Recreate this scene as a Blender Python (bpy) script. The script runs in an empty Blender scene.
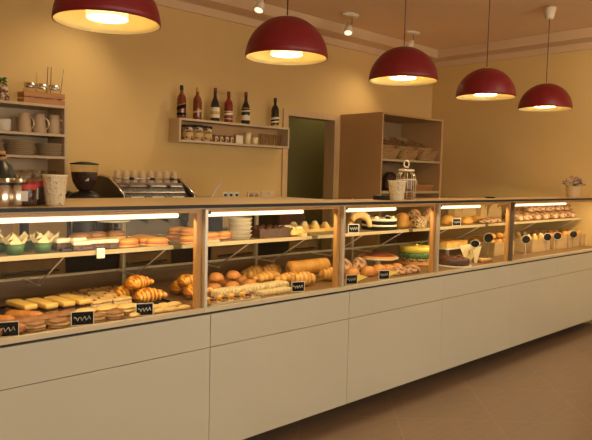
import bpy, bmesh, math, random
from mathutils import Vector, Matrix
random.seed(7)
PI = math.pi
sc = bpy.context.scene
C = sc.collection

# ------------------------------------------------------------------ camera
F_PX, YAW, PITCH, ROLL, EYE = 631.4, .758742, .0709771, .0245525, 1.45
fw = Vector((math.cos(PITCH)*math.sin(YAW), math.cos(PITCH)*math.cos(YAW), -math.sin(PITCH)))
_rt = Vector((math.cos(YAW), -math.sin(YAW), 0)); _up = _rt.cross(fw)
rt = math.cos(ROLL)*_rt + math.sin(ROLL)*_up
up = -math.sin(ROLL)*_rt + math.cos(ROLL)*_up
cam = bpy.data.objects.new('camera', bpy.data.cameras.new('camera')); C.objects.link(cam)
M = Matrix((rt, up, -fw)).transposed().to_4x4(); M.translation = (0, 0, EYE)
cam.matrix_world = M
cam.data.sensor_width = 36; cam.data.sensor_fit = 'HORIZONTAL'; cam.data.lens = F_PX/592*36
cam.data.clip_start = .05; cam.data.clip_end = 60
sc.camera = cam
sc.cycles.transparent_max_bounces = 32

# ------------------------------------------------------------------ world, exposure
w = bpy.data.worlds.new('world'); sc.world = w; w.use_nodes = True
bg = w.node_tree.nodes['Background']
bg.inputs[0].default_value = (1.0, .88, .70, 1); bg.inputs[1].default_value = 3.0
vs = sc.view_settings
vs.view_transform = 'Standard'; vs.look = 'None'; vs.gamma = 1; vs.use_curve_mapping = False
vs.exposure = 0.35
LAMP_E, TUBE_E, SPOT_W, STRIP_W = 36.0, 1.35, 18.0, 3.3

def at(x, y, **k):                      # a pixel of the photograph, taken to a plane X=, Y= or Z=
    d = (x-296)/F_PX*rt - (y-220)/F_PX*up + fw
    (n, v), = k.items(); i = 'XYZ'.index(n)
    t = (v - (EYE if i == 2 else 0))/d[i]
    p = d*t; p.z += EYE
    return p
def colX(x, Y, Z):                      # X of the vertical plane Y where image column x meets height Z
    a, b = -1.0, 12.0
    for _ in range(40):
        m = (a+b)/2; p = Vector((m, Y, Z-EYE))
        if 296+F_PX*p.dot(rt)/p.dot(fw) < x: a = m
        else: b = m
    return a

# ------------------------------------------------------------------ materials
def mat(name, col, rough=.5, metal=0, col2=None, scale=8, bump=0, bscale=None, emit=None, estr=0, coat=0, spec=None, detail=4, lo=.35, hi=.65):
    m = bpy.data.materials.new(name); m.use_nodes = True
    nt = m.node_tree; b = nt.nodes['Principled BSDF']
    b.inputs['Base Color'].default_value = (*col, 1)
    b.inputs['Roughness'].default_value = rough; b.inputs['Metallic'].default_value = metal
    if coat: b.inputs['Coat Weight'].default_value = coat; b.inputs['Coat Roughness'].default_value = .15
    if spec is not None: b.inputs['Specular IOR Level'].default_value = spec
    tc = nt.nodes.new('ShaderNodeTexCoord')
    n = nt.nodes.new('ShaderNodeTexNoise'); n.inputs['Scale'].default_value = scale; n.inputs['Detail'].default_value = detail
    nt.links.new(tc.outputs['Object'], n.inputs['Vector'])
    r = nt.nodes.new('ShaderNodeValToRGB')
    c2 = col2 or tuple(c*.93 for c in col)
    r.color_ramp.elements[0].position = lo; r.color_ramp.elements[0].color = (*col, 1)
    r.color_ramp.elements[1].position = hi; r.color_ramp.elements[1].color = (*c2, 1)
    nt.links.new(n.outputs['Fac'], r.inputs['Fac']); nt.links.new(r.outputs['Color'], b.inputs['Base Color'])
    if bump:
        n2 = nt.nodes.new('ShaderNodeTexNoise'); n2.inputs['Scale'].default_value = bscale or scale*2
        nt.links.new(tc.outputs['Object'], n2.inputs['Vector'])
        bp = nt.nodes.new('ShaderNodeBump'); bp.inputs['Strength'].default_value = bump; bp.inputs['Distance'].default_value = .01
        nt.links.new(n2.outputs['Fac'], bp.inputs['Height']); nt.links.new(bp.outputs['Normal'], b.inputs['Normal'])
    if emit:
        b.inputs['Emission Color'].default_value = (*emit, 1); b.inputs['Emission Strength'].default_value = estr
    return m
def wood(name, c1, c2, rough=.5, sc_=(1, 12, 12), bump=.05):
    m = mat(name, c1, rough, col2=c2, scale=3, bump=bump)
    nt = m.node_tree
    tc = [n for n in nt.nodes if n.type == 'TEX_COORD'][0]
    mp = nt.nodes.new('ShaderNodeMapping'); mp.inputs['Scale'].default_value = sc_
    nt.links.new(tc.outputs['Object'], mp.inputs['Vector'])
    for n in nt.nodes:
        if n.type == 'TEX_NOISE': nt.links.new(mp.outputs['Vector'], n.inputs['Vector'])
    return m
def glass(name, tint=(1, 1, 1), refl=.5, rough=.02):
    m = bpy.data.materials.new(name); m.use_nodes = True; nt = m.node_tree; nt.nodes.clear()
    o = nt.nodes.new('ShaderNodeOutputMaterial'); mx = nt.nodes.new('ShaderNodeMixShader')
    t = nt.nodes.new('ShaderNodeBsdfTransparent'); t.inputs[0].default_value = (*tint, 1)
    g = nt.nodes.new('ShaderNodeBsdfGlossy'); g.inputs['Roughness'].default_value = rough
    f = nt.nodes.new('ShaderNodeLayerWeight'); f.inputs[0].default_value = .5
    pw = nt.nodes.new('ShaderNodeMath'); pw.operation = 'POWER'; pw.inputs[1].default_value = 3.5; nt.links.new(f.outputs['Facing'], pw.inputs[0])
    mu = nt.nodes.new('ShaderNodeMath'); mu.operation = 'MULTIPLY_ADD'; mu.inputs[1].default_value = refl; mu.inputs[2].default_value = .045*refl
    nt.links.new(pw.outputs[0], mu.inputs[0]); nt.links.new(mu.outputs[0], mx.inputs[0])
    nt.links.new(t.outputs[0], mx.inputs[1]); nt.links.new(g.outputs[0], mx.inputs[2]); nt.links.new(mx.outputs[0], o.inputs[0])
    return m

MT = dict(
 wall=mat('wall_paint', (.66, .455, .18), .85, col2=(.63, .43, .17), scale=1.5, bump=.04, bscale=60),
 ceil=mat('ceiling_paint', (.80, .57, .36), .9, scale=1.5),
 corn=mat('cornice_paint', (.66, .46, .27), .85, scale=2),
 olive=mat('olive_wall', (.34, .29, .11), .9, scale=2),
 frame=wood('door_frame_wood', (.62, .42, .21), (.56, .37, .18), .5, (8, 8, 1)),
 panel=mat('white_gloss_panel', (.55, .52, .40), .24, scale=.8, coat=.4),
 gap=mat('black_gap', (.012, .011, .01), .6),
 slab=wood('counter_slab', (.55, .40, .24), (.48, .34, .19), .35),
 rail=mat('cream_rail', (.62, .52, .34), .4),
 alu=mat('brushed_aluminium', (.62, .56, .45), .35, metal=.6, scale=30),
 cwood=wood('case_wood', (.56, .29, .09), (.48, .23, .06), .45, (8, 8, 1)),
 deck=wood('deck_wood', (.24, .13, .055), (.16, .085, .035), .4),
 gshelf=None, shelf=wood('shelf_laminate', (.45, .35, .20), (.38, .28, .15), .35),
 tube=mat('led_tube', (.9, .85, .7), .5, emit=(1, .82, .52), estr=TUBE_E),
 steel=mat('steel', (.7, .66, .6), .25, metal=1, scale=20),
 dsteel=mat('dark_steel', (.2, .17, .14), .35, metal=.8, scale=20),
 black=mat('black_plastic', (.014, .012, .011), .35, scale=20),
 matblack=mat('matt_black', (.02, .018, .016), .7, scale=20),
 white=mat('white_ceramic', (.78, .70, .56), .3, scale=10),
 cream=mat('cream_ceramic', (.56, .40, .24), .45, scale=10),
 plate=mat('plate_stack_ceramic', (.50, .37, .22), .4, scale=10),
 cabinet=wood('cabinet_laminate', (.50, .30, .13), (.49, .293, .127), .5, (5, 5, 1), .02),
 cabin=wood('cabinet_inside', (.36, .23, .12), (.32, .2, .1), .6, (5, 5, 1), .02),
 shelfwhite=mat('shelving_laminate', (.56, .42, .26), .5, scale=3),
 brown=wood('bar_front_wood', (.30, .18, .085), (.24, .14, .06), .5, (6, 6, 1)),
 espanel=mat('machine_panel', (.10, .07, .05), .45, metal=.3, col2=(.03, .02, .016), scale=40), dark=mat('dark_bay', (.02, .014, .012), .5, scale=4),
 redbrown=mat('red_brown_box', (.13, .035, .018), .5, scale=6, col2=(.05, .02, .012)),
 shade=mat('red_lacquer', (.21, .009, .014), .42, scale=3, col2=(.19, .008, .013)),
 lining=mat('cream_lining', (.70, .60, .35), .6, scale=3),
 diff=mat('lamp_diffuser', (1, .95, .8), .5, emit=(1, .74, .38), estr=LAMP_E),
 ring=mat('diffuser_ring', (.95, .85, .6), .5, emit=(1, .74, .36), estr=.8),
 cord=mat('cord', (.06, .04, .03), .5),
 rose=mat('ceiling_rose_plastic', (.8, .7, .55), .5),
 bulb=mat('spot_bulb', (1, .9, .7), .4, emit=(1, .8, .5), estr=1.2),
 glass=glass('clear_glass', (.98, .98, .96), .16), jar=glass('jar_glass', (.95, .93, .88), .9), part=glass('partition_glass', (.95, .95, .92), .3),
 wicker=wood('wicker', (.62, .38, .16), (.26, .13, .05), .7, (14, 14, 34), .6),
 crate=wood('crate_wood', (.50, .24, .09), (.38, .17, .06), .7),
 tan=wood('kraft_paper', (.50, .33, .15), (.44, .28, .12), .8),
 paper=mat('cream_paper', (.82, .68, .38), .8, scale=10, bump=.2),
 green=mat('green_dotted_paper', (.012, .055, .012), .6, col2=(.07, .14, .045), scale=170, lo=.5, hi=.6),
 chalk=mat('chalk_white', (.75, .72, .62), .8), slate=mat('slate_black', (.006, .006, .0055), .85, spec=.2),
 beans=mat('coffee_beans', (.06, .02, .012), .45, col2=(.02, .008, .005), scale=90, bump=.8, bscale=120),
 red=mat('red_band', (.5, .03, .02), .5), choco=mat('chocolate', (.045, .017, .009), .4, col2=(.09, .035, .017), scale=60, bump=.6),
 crumb=mat('white_crumb', (.75, .66, .48), .7, scale=40, bump=.4),
 berry=mat('berry', (.22, .03, .015), .35, scale=60),
 gold=mat('gold_crust', (.66, .33, .06), .5, col2=(.50, .20, .025), scale=14, bump=.5, bscale=40),
 crois=mat('croissant_crust', (.80, .38, .04), .35, col2=(.52, .15, .012), scale=9, bump=.4, bscale=30, coat=.4),
 twist=mat('twisted_crust', (.7, .4, .1), .5, bump=.4, bscale=40),
 roll=mat('roll_crust', (.56, .25, .055), .5, col2=(.42, .14, .025), scale=12, bump=.5, bscale=35),
 pale=mat('pale_pastry', (.72, .50, .20), .6, col2=(.62, .37, .11), scale=22, bump=.5, bscale=50),
 yellow=mat('yellow_sponge', (.76, .50, .13), .6, col2=(.62, .34, .07), scale=16, bump=.4, bscale=60),
 brownp=mat('brown_pastry', (.32, .15, .055), .6, col2=(.22, .09, .03), scale=18, bump=.5, bscale=50),
 strudel=mat('strudel_crust', (.55, .23, .05), .45, col2=(.36, .11, .02), scale=14, bump=.5, bscale=40),
 seed=mat('seeded_crust', (.60, .42, .17), .7, col2=(.82, .68, .40), scale=90, bump=.9, bscale=120, lo=.48, hi=.56),
 speck=mat('speckled_nut_crust', (.13, .05, .025), .6, col2=(.66, .45, .22), scale=80, bump=.9, bscale=90, lo=.47, hi=.56),
 flour=mat('floured_dark_bread', (.22, .075, .03), .7, col2=(.60, .38, .19), scale=26, bump=.8, bscale=50, lo=.45, hi=.62),
 gcake=mat('green_crumb_icing', (.015, .12, .03), .6, col2=(.14, .32, .10), scale=110, bump=.9, bscale=120, lo=.45, hi=.55),
 ycake=mat('yellow_cream_icing', (.85, .66, .10), .5, scale=30, bump=.3),
 ham=mat('pink_ham', (.55, .16, .08), .5, scale=30), leaf=mat('leaf_green', (.05, .13, .03), .6, scale=30, col2=(.1, .2, .05)),
 flower=mat('dried_mauve_flower', (.14, .035, .05), .7, col2=(.45, .3, .28), scale=60),
 whisky=mat('amber_spirit', (.19, .035, .010), .12, scale=6, coat=.6, col2=(.14, .025, .008)),
 redspirit=mat('red_spirit', (.20, .02, .01), .12, scale=6, coat=.6), darkglass=mat('dark_bottle_glass', (.012, .012, .009), .1, coat=.6),
 label=mat('bottle_label', (.75, .65, .45), .6), goldlabel=mat('gold_label', (.55, .36, .10), .5), tin=mat('tin_print', (.55, .40, .22), .5, col2=(.10, .03, .02), scale=60, lo=.45, hi=.55),
 screen=mat('laptop_shell', (.6, .55, .48), .4, metal=.3), socket=mat('socket_plastic', (.70, .52, .32), .4),
 embossed=mat('embossed_white_metal', (.72, .62, .42), .5, col2=(.35, .26, .15), scale=55, bump=.8, bscale=55, lo=.60, hi=.66),
 tissue=mat('white_plastic_tub', (.72, .64, .48), .4, scale=30), wframe=mat('window_frame_paint', (.6, .5, .4), .5),
)
def banded(key, c1, c2, scale, rot):      # baked crust with brown ridges and paler folds
    m = MT[key]; nt = m.node_tree; b = nt.nodes['Principled BSDF']
    w_ = nt.nodes.new('ShaderNodeTexWave'); w_.inputs['Scale'].default_value = scale; w_.inputs['Distortion'].default_value = 1.2; w_.inputs['Detail'].default_value = 1
    tc = [n for n in nt.nodes if n.type == 'TEX_COORD'][0]; nt.links.new(tc.outputs['Object'], w_.inputs['Vector'])
    rp = nt.nodes.new('ShaderNodeValToRGB'); rp.color_ramp.elements[0].color = (*c1, 1); rp.color_ramp.elements[1].color = (*c2, 1)
    rp.color_ramp.elements[0].position = .25; rp.color_ramp.elements[1].position = .8
    nt.links.new(w_.outputs['Fac'], rp.inputs['Fac']); nt.links.new(rp.outputs['Color'], b.inputs['Base Color'])
banded('crois', (.88, .46, .06), (.46, .13, .010), 18, 0)
banded('twist', (.70, .38, .085), (.55, .25, .045), 9, 0)
# frosted glass shelf: lets part of the light through
m = bpy.data.materials.new('frosted_shelf_glass'); m.use_nodes = True; nt = m.node_tree; nt.nodes.clear()
o_ = nt.nodes.new('ShaderNodeOutputMaterial'); a_ = nt.nodes.new('ShaderNodeMixShader'); a_.inputs[0].default_value = .55
t_ = nt.nodes.new('ShaderNodeBsdfTransparent'); t_.inputs[0].default_value = (.95, .93, .85, 1); d_ = nt.nodes.new('ShaderNodeBsdfPrincipled')
d_.inputs['Base Color'].default_value = (.42, .33, .18, 1); d_.inputs['Roughness'].default_value = .25
nt.links.new(t_.outputs[0], a_.inputs[1]); nt.links.new(d_.outputs[0], a_.inputs[2]); nt.links.new(a_.outputs[0], o_.inputs[0])
MT['gshelf'] = m
# floor: brown tiles laid diagonally to the counter
m = bpy.data.materials.new('floor_tiles'); m.use_nodes = True; nt = m.node_tree; b = nt.nodes['Principled BSDF']
tc = nt.nodes.new('ShaderNodeTexCoord'); mp = nt.nodes.new('ShaderNodeMapping'); mp.vector_type = 'POINT'
mp.inputs['Rotation'].default_value = (0, 0, PI/4); mp.inputs['Scale'].default_value = (1/.589, 1/.589, 1)
mp.inputs['Location'].default_value = (.085, -.365, 0)
br = nt.nodes.new('ShaderNodeTexBrick'); br.offset = 0; br.squash = 1
br.inputs['Scale'].default_value = 1; br.inputs['Brick Width'].default_value = 1; br.inputs['Row Height'].default_value = 1
br.inputs['Mortar Size'].default_value = .0028; br.inputs['Mortar Smooth'].default_value = .3
br.inputs['Color1'].default_value = (.25, .17, .11, 1); br.inputs['Color2'].default_value = (.28, .185, .12, 1); br.inputs['Mortar'].default_value = (.42, .31, .2, 1)
nt.links.new(tc.outputs['Object'], mp.inputs['Vector']); nt.links.new(mp.outputs['Vector'], br.inputs['Vector'])
no = nt.nodes.new('ShaderNodeTexNoise'); no.inputs['Scale'].default_value = 5; no.inputs['Detail'].default_value = 6
mp2 = nt.nodes.new('ShaderNodeMapping'); mp2.inputs['Rotation'].default_value = (0, 0, PI/4); mp2.inputs['Scale'].default_value = (1, 8, 1)
nt.links.new(tc.outputs['Object'], mp2.inputs['Vector']); nt.links.new(mp2.outputs['Vector'], no.inputs['Vector'])
mx = nt.nodes.new('ShaderNodeMixRGB'); mx.blend_type = 'MULTIPLY'; mx.inputs[0].default_value = .35
nt.links.new(br.outputs['Color'], mx.inputs[1]); nt.links.new(no.outputs['Fac'], mx.inputs[2]); nt.links.new(mx.outputs[0], b.inputs['Base Color'])
b.inputs['Roughness'].default_value = .38
MT['floor'] = m

# ------------------------------------------------------------------ mesh builder
class MB:
    def __init__(s): s.bm = bmesh.new()
    def _add(s, vs_, fs, smooth):
        v = [s.bm.verts.new(p) for p in vs_]
        for f in fs:
            try: fc = s.bm.faces.new([v[i] for i in f]); fc.smooth = smooth
            except ValueError: pass
        return v
    def box(s, x0, x1, y0, y1, z0, z1, bev=0):
        vs_ = [(x, y, z) for z in (z0, z1) for y in (y0, y1) for x in (x0, x1)]
        fs = [(0, 2, 3, 1), (4, 5, 7, 6), (0, 1, 5, 4), (2, 6, 7, 3), (0, 4, 6, 2), (1, 3, 7, 5)]
        if bev:
            b2 = bmesh.new(); v = [b2.verts.new(p) for p in vs_]
            for f in fs: b2.faces.new([v[i] for i in f])
            bmesh.ops.bevel(b2, geom=b2.edges[:], offset=bev, segments=2, affect='EDGES', profile=.5)
            b2.verts.index_update()
            s._add([q.co[:] for q in b2.verts], [[q.index for q in f.verts] for f in b2.faces], False); b2.free()
        else: s._add(vs_, fs, False)
        return s
    def lathe(s, prof, c=(0, 0, 0), n=24, sx=1, sy=1, wob=0, smooth=True):
        vs_, fs = [], []
        for r, z in prof:
            for i in range(n):
                a = 2*PI*i/n; k = r*(1+(wob*math.sin(a*5+z*60) if wob else 0))
                vs_.append((c[0]+k*sx*math.cos(a), c[1]+k*sy*math.sin(a), c[2]+z))
        for j in range(len(prof)-1):
            for i in range(n):
                a, b_ = j*n+i, j*n+(i+1) % n
                fs.append((a, b_, b_+n, a+n))
        if prof[0][0] > 1e-5: fs.append(tuple(range(n-1, -1, -1)))
        if prof[-1][0] > 1e-5: fs.append(tuple((len(prof)-1)*n+i for i in range(n)))
        s._add(vs_, fs, smooth); return s
    def open_lathe(s, prof, c=(0, 0, 0), n=24):
        vs_ = [(c[0]+r*math.cos(2*PI*i/n), c[1]+r*math.sin(2*PI*i/n), c[2]+z) for r, z in prof for i in range(n)]
        fs = [(j*n+i, j*n+(i+1) % n, (j+1)*n+(i+1) % n, (j+1)*n+i) for j in range(len(prof)-1) for i in range(n)]
        s._add(vs_, fs, True); return s
    def tube(s, pts, r, n=8, flat=1.0):
        pts = [Vector(p) for p in pts]; rs = r if isinstance(r, (list, tuple)) else [r]*len(pts)
        vs_, fs = [], []
        for k, p in enumerate(pts):
            t = (pts[min(k+1, len(pts)-1)]-pts[max(k-1, 0)]).normalized()
            a = Vector((0, 0, 1)) if abs(t.z) < .9 else Vector((1, 0, 0))
            u = t.cross(a).normalized(); v = u.cross(t)
            for i in range(n):
                an = 2*PI*i/n
                vs_.append(p+u*math.cos(an)*rs[k]+v*math.sin(an)*rs[k]*flat)
        for j in range(len(pts)-1):
            for i in range(n): fs.append((j*n+i, j*n+(i+1) % n, (j+1)*n+(i+1) % n, (j+1)*n+i))
        fs.append(tuple(range(n-1, -1, -1))); fs.append(tuple((len(pts)-1)*n+i for i in range(n)))
        s._add(vs_, fs, True); return s
    def blob(s, c, rx, ry, h, n=16, m=7, wob=.04, rz=0, flat=.15):
        # a dome with a soft rim resting on z=0
        prof = [(.0, 0), (.8, 0), (.97, flat*.6)] + [(math.cos(a)**.8 if math.cos(a) > 0 else 0, flat+(1-flat)*math.sin(a)) for a in [PI/2*k/m for k in range(m+1)]]
        ph = random.random()*6; vs_, fs = [], []
        for r, z in prof:
            for i in range(n):
                a = 2*PI*i/n; k = r*(1+wob*math.sin(3*a+ph)+wob*.6*math.sin(5*a+ph*2))
                x, y = k*rx*math.cos(a), k*ry*math.sin(a)
                vs_.append((c[0]+x*math.cos(rz)-y*math.sin(rz), c[1]+x*math.sin(rz)+y*math.cos(rz), c[2]+z*h))
        for j in range(len(prof)-1):
            for i in range(n): fs.append((j*n+i, j*n+(i+1) % n, (j+1)*n+(i+1) % n, (j+1)*n+i))
        s._add(vs_, fs, True); return s
    def prism(s, poly, axis, a, b_, smooth=False):
        # polygon in the two other axes, extruded along axis
        def q(u, v, t): return {'x': (t, u, v), 'y': (u, t, v), 'z': (u, v, t)}[axis]
        n = len(poly)
        vs_ = [q(u, v, a) for u, v in poly]+[q(u, v, b_) for u, v in poly]
        fs = [tuple(range(n-1, -1, -1)), tuple(range(n, 2*n))]+[(i, (i+1) % n, n+(i+1) % n, n+i) for i in range(n)]
        s._add(vs_, fs, smooth); return s
    def quad(s, a, b_, c, d): s._add([a, b_, c, d], [(0, 1, 2, 3)], False); return s
    def mesh(s, name, m):
        bmesh.ops.remove_doubles(s.bm, verts=s.bm.verts, dist=1e-6)
        bmesh.ops.recalc_face_normals(s.bm, faces=s.bm.faces)
        me = bpy.data.meshes.new(name); s.bm.to_mesh(me); s.bm.free()
        me.materials.append(MT[m] if isinstance(m, str) else m)
        return me

def link(name, me, parent=None, loc=(0, 0, 0), rz=0):
    o = bpy.data.objects.new(name, me); C.objects.link(o); o.parent = parent
    o.location = loc; o.rotation_euler = (0, 0, rz); return o
def struct(name, mb, m): o = link(name, mb.mesh(name, m)); o['kind'] = 'structure'; return o
def sub(name, mb, m, parent): return link(name, mb.mesh(name, m), parent)
def tag(o, label, cat, group=None):
    o['label'] = label; o['category'] = cat
    if group: o['group'] = group
    return o
def thing(name, label, cat, loc=(0, 0, 0), rz=0, group=None): return tag(link(name, None, None, loc, rz), label, cat, group)
def single(name, mb, m, label, cat, group=None, loc=(0, 0, 0), rz=0): return tag(link(name, mb.mesh(name, m), None, loc, rz), label, cat, group)

PROTO = {}
def proto(kind, parts):                 # parts: (name, MB, material[, index of parent part])
    PROTO[kind] = [(p[0], p[1].mesh(p[0], p[2]), p[3] if len(p) > 3 else None) for p in parts]
def spawn(kind, name, label, cat, loc, rz=0, s=1, group=None):
    P = PROTO[kind]
    if len(P) == 1: o = link(name, P[0][1], None, loc, rz)
    else:
        o = link(name, None, None, loc, rz); made = []
        for n, me, pi in P: made.append(link(n, me, o if pi is None else made[pi]))
    o.scale = (s, s, s) if not isinstance(s, tuple) else s
    return tag(o, label, cat, group)
ORD = ['leftmost', 'second from left', 'third from left', 'fourth from left', 'fifth from left', 'sixth from left', 'seventh from left', 'eighth from left', 'ninth from left', 'tenth from left', 'eleventh from left', 'twelfth from left', 'thirteenth from left', 'fourteenth from left', 'fifteenth from left', 'sixteenth from left']
def od(i, n): return 'rightmost' if i == n-1 and n > 1 else ORD[i]

# ------------------------------------------------------------------ the room
XR, YB, ZC, XL, YF0 = 6.63, 4.60, 2.98, -2.2, -2.6
struct('floor', MB().box(XL, XR, YF0, YB, -.05, 0), 'floor')
struct('ceiling', MB().box(XL, XR, YF0, YB, ZC, ZC+.1), 'ceil')
struct('wall_right', MB().box(XR, XR+.12, YF0, YB+.12, 0, ZC), 'wall')
struct('wall_left', MB().box(XL-.12, XL, YF0, YB+.12, 0, ZC), 'wall')
DX0, DX1, DZ = colX(285, 4.6, 1.6), colX(334, 4.6, 1.6), 2.05
struct('wall_back', MB().box(XL, DX0, YB, YB+.12, 0, ZC).box(DX1, XR, YB, YB+.12, 0, ZC).box(DX0, DX1, YB, YB+.12, DZ, ZC), 'wall')
# shopfront behind the viewer: daylight comes through it
struct('wall_front', MB().box(XL, XR, YF0-.12, YF0, 0, .35).box(XL, XR, YF0-.12, YF0, 2.55, ZC).box(XL, XL+.5, YF0-.12, YF0, .35, 2.55).box(XR-.5, XR, YF0-.12, YF0, .35, 2.55), 'wall')
wf = MB()
for x in (XL+.5, -.2, 1.8, 3.8, XR-.55): wf.box(x, x+.05, YF0-.09, YF0-.03, .35, 2.55)
struct('window_1', wf.box(XL+.5, XR-.5, YF0-.09, YF0-.03, .35, .42).box(XL+.5, XR-.5, YF0-.09, YF0-.03, 2.48, 2.55), 'wframe')
# cornice in steps along back and right walls
struct('trim_1', MB().prism([(YB, 2.80), (YB-.025, 2.80), (YB-.03, 2.865), (YB-.04, 2.87), (YB-.17, 2.885), (YB-.18, 2.91), (YB-.19, 2.975), (YB-.21, ZC), (YB, ZC)], 'x', XL, XR), 'corn')
struct('trim_2', MB().prism([(XR, 2.80), (XR-.025, 2.80), (XR-.03, 2.865), (XR-.04, 2.87), (XR-.17, 2.885), (XR-.18, 2.91), (XR-.19, 2.975), (XR-.21, ZC), (XR, ZC)], 'y', YF0, YB-.001), 'corn')
struct('trim_3', MB().box(XL, 1.0, YB-.012, YB, 0, .07), 'rail')
# doorway and the dim passage behind it
df = MB().box(DX0-.045, DX0, YB-.018, YB, 0, DZ+.04).box(DX1, DX1+.04, YB-.018, YB, 0, DZ+.04).box(DX0, DX1, YB-.018, YB, DZ, DZ+.04)
df.box(DX0, DX0+.02, YB-.018, YB+.13, 0, DZ).box(DX1-.02, DX1, YB-.018, YB+.13, 0, DZ).box(DX0+.02, DX1-.02, YB-.017, YB+.13, DZ-.02, DZ)
struct('door_1', df, 'frame')
struct('wall_passage', MB().box(3.2, 6.4, 5.6, 5.7, 0, 2.6).box(3.1, 3.2, YB+.12, 5.7, 0, 2.6).box(6.4, 6.5, YB+.12, 5.7, 0, 2.6).box(3.1, 6.5, YB+.12, 5.7, 2.6, 2.7), 'olive')
struct('floor_passage', MB().box(3.1, 6.5, YB+.0, 5.7, -.05, -.001), 'floor')

t = thing('passage_fill_lamp', 'added unseen ceiling lamp that brightens the passage behind the doorway', 'lamp', (5.6, 5.2, 2.599)); sub('shade', MB().lathe([(0, -.05), (.09, -.045), (.1, 0), (0, 0)], n=20), mat('passage_fill_glow', (1, .9, .7), emit=(1, .85, .5), estr=12), t)  # unseen fill lamp, added to lift the dark passage
# ------------------------------------------------------------------ pendant lamps
R = .227
th = [PI/2*k/14 for k in range(15)]
outer = [(R*math.cos(a), R*.98*math.sin(a)) for a in th]; outer[-1] = (.012, R*.98)
inner = [((R-.006)*math.cos(a), (R-.006)*.98*math.sin(a)) for a in th]; inner[-1] = (.012, (R-.006)*.98)
proto('lamp', [
 ('lamp_shade', MB().open_lathe([(R-.0025, -.0005)]+outer+[(.012, R*.98), (.012, R*.98-.004)]+[(r*(R-.003)/R, z*(R-.003)/R) for r, z in outer[::-1]], n=48), 'shade'),
 ('shade_lining', MB().open_lathe([(r, z) for r, z in inner]+[((R-.0045)*math.cos(a), (R-.0045)*.98*math.sin(a)) for a in th[::-1][1:]]+[(R-.006, 0)], n=48), 'lining'),
 ('diffuser_ring', MB().open_lathe([(.088, .018), (.088, .075), (.084, .075), (.084, .02)], n=32), 'ring'),
 ('diffuser', MB().lathe([(0, .022), (.083, .022), (.083, .03), (0, .03)], n=32), 'diff'),
 ('bulb_holder', MB().lathe([(.02, .08), (.02, .2), (.012, .228)], n=16), 'rose'),
])
lamps = [(107.5, 21), (286.5, 56.5), (403, 80), (485.5, 96), (545, 106)]
LAB = ['large red dome pendant lamp nearest the camera, above the left display case', 'red dome pendant lamp above the wall shelf of bottles in view, second from the left',
       'middle red dome pendant lamp, hanging in front of the tall open cabinet top', 'red dome pendant lamp over the fourth display case, second from the right', 'small far red dome pendant lamp with a visible white ceiling rose']
for i, (x, y) in enumerate(lamps):
    p = at(x, y, Z=2.10); p.y = 2.605; X = colX(x, 2.605, 2.10)
    o = spawn('lamp', 'pendant_lamp', LAB[i], 'lamp', (X, 2.605, 2.088), group='red dome pendant lamps over the counter')
    sub('cord', MB().tube([(0, 0, .23), (0, 0, ZC-2.10-.09)], .0035, 6), 'cord', o)
    sub('ceiling_rose', MB().lathe([(.028, ZC-2.10-.1), (.034, ZC-2.1-.095), (.055, ZC-2.10-.002), (0, ZC-2.10-.002)], n=20), 'rose', o)

# ceiling spots
def spot(i, x, lab, ax, y=4.1, w_=1):
    X = colX(x, y, ZC) if i < 9 else x
    t = thing('ceiling_spotlight', lab, 'spotlight', (X, y, ZC), 0, 'small ceiling spotlights near the back wall')
    sub('base', MB().lathe([(.0, -.022), (.06, -.022), (.065, -.001), (0, -.001)], n=20, sx=1.6), 'rose', t)
    sub('arm', MB().tube([(.03, 0, -.02), (.03, 0, -.09), (-.01, .0, -.11)], .006, 6), 'steel', t)
    d = Vector(ax).normalized()
    c = Vector((-.015, .0, -.13))
    sub('lamp_head', MB().tube([c-d*.045, c+d*.0, c+d*.06], [.018, .036, .046], 14), 'rose', t)
    sub('bulb', MB().tube([c+d*.061, c+d*.067], [.036, .028], 14), 'bulb', t)
    L = bpy.data.lights.new('spot_beam', 'SPOT'); L.energy = SPOT_W*w_; L.spot_size = 1.9; L.spot_blend = .8; L.color = (1, .80, .50); L.shadow_soft_size = .03
    lo = bpy.data.objects.new('spot_beam', L); C.objects.link(lo); lo.parent = t; lo.location = c+d*.075
    lo.rotation_euler = d.to_track_quat('-Z', 'Y').to_euler()
spot(0, 262, 'cream ceiling spotlight above the second pendant lamp, at the top edge', (-.45, -.15, -1))
spot(1, 350, 'cream ceiling spotlight between the second and middle pendant lamps', (-.4, -.3, -1))
spot(2, 412, 'cream ceiling spotlight partly hidden behind the middle pendant lamp', (-.45, .2, -1))
spot(9, 5.6, 'added unseen ceiling spotlight on the customer side, brightening the right wall', (.75, .62, -.55), 1.3, 2.0)  # fill spot out of view, added to brighten the right wall
spot(9, 4.2, 'added unseen ceiling spotlight on the customer side, turned to the far counter end', (.75, .75, -.6), .9, 1.4)  # second fill spot out of view, added to light the customer side
spot(3, 130, 'cream ceiling spotlight above the leftmost pendant lamp', (-.3, .2, -1))

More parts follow.
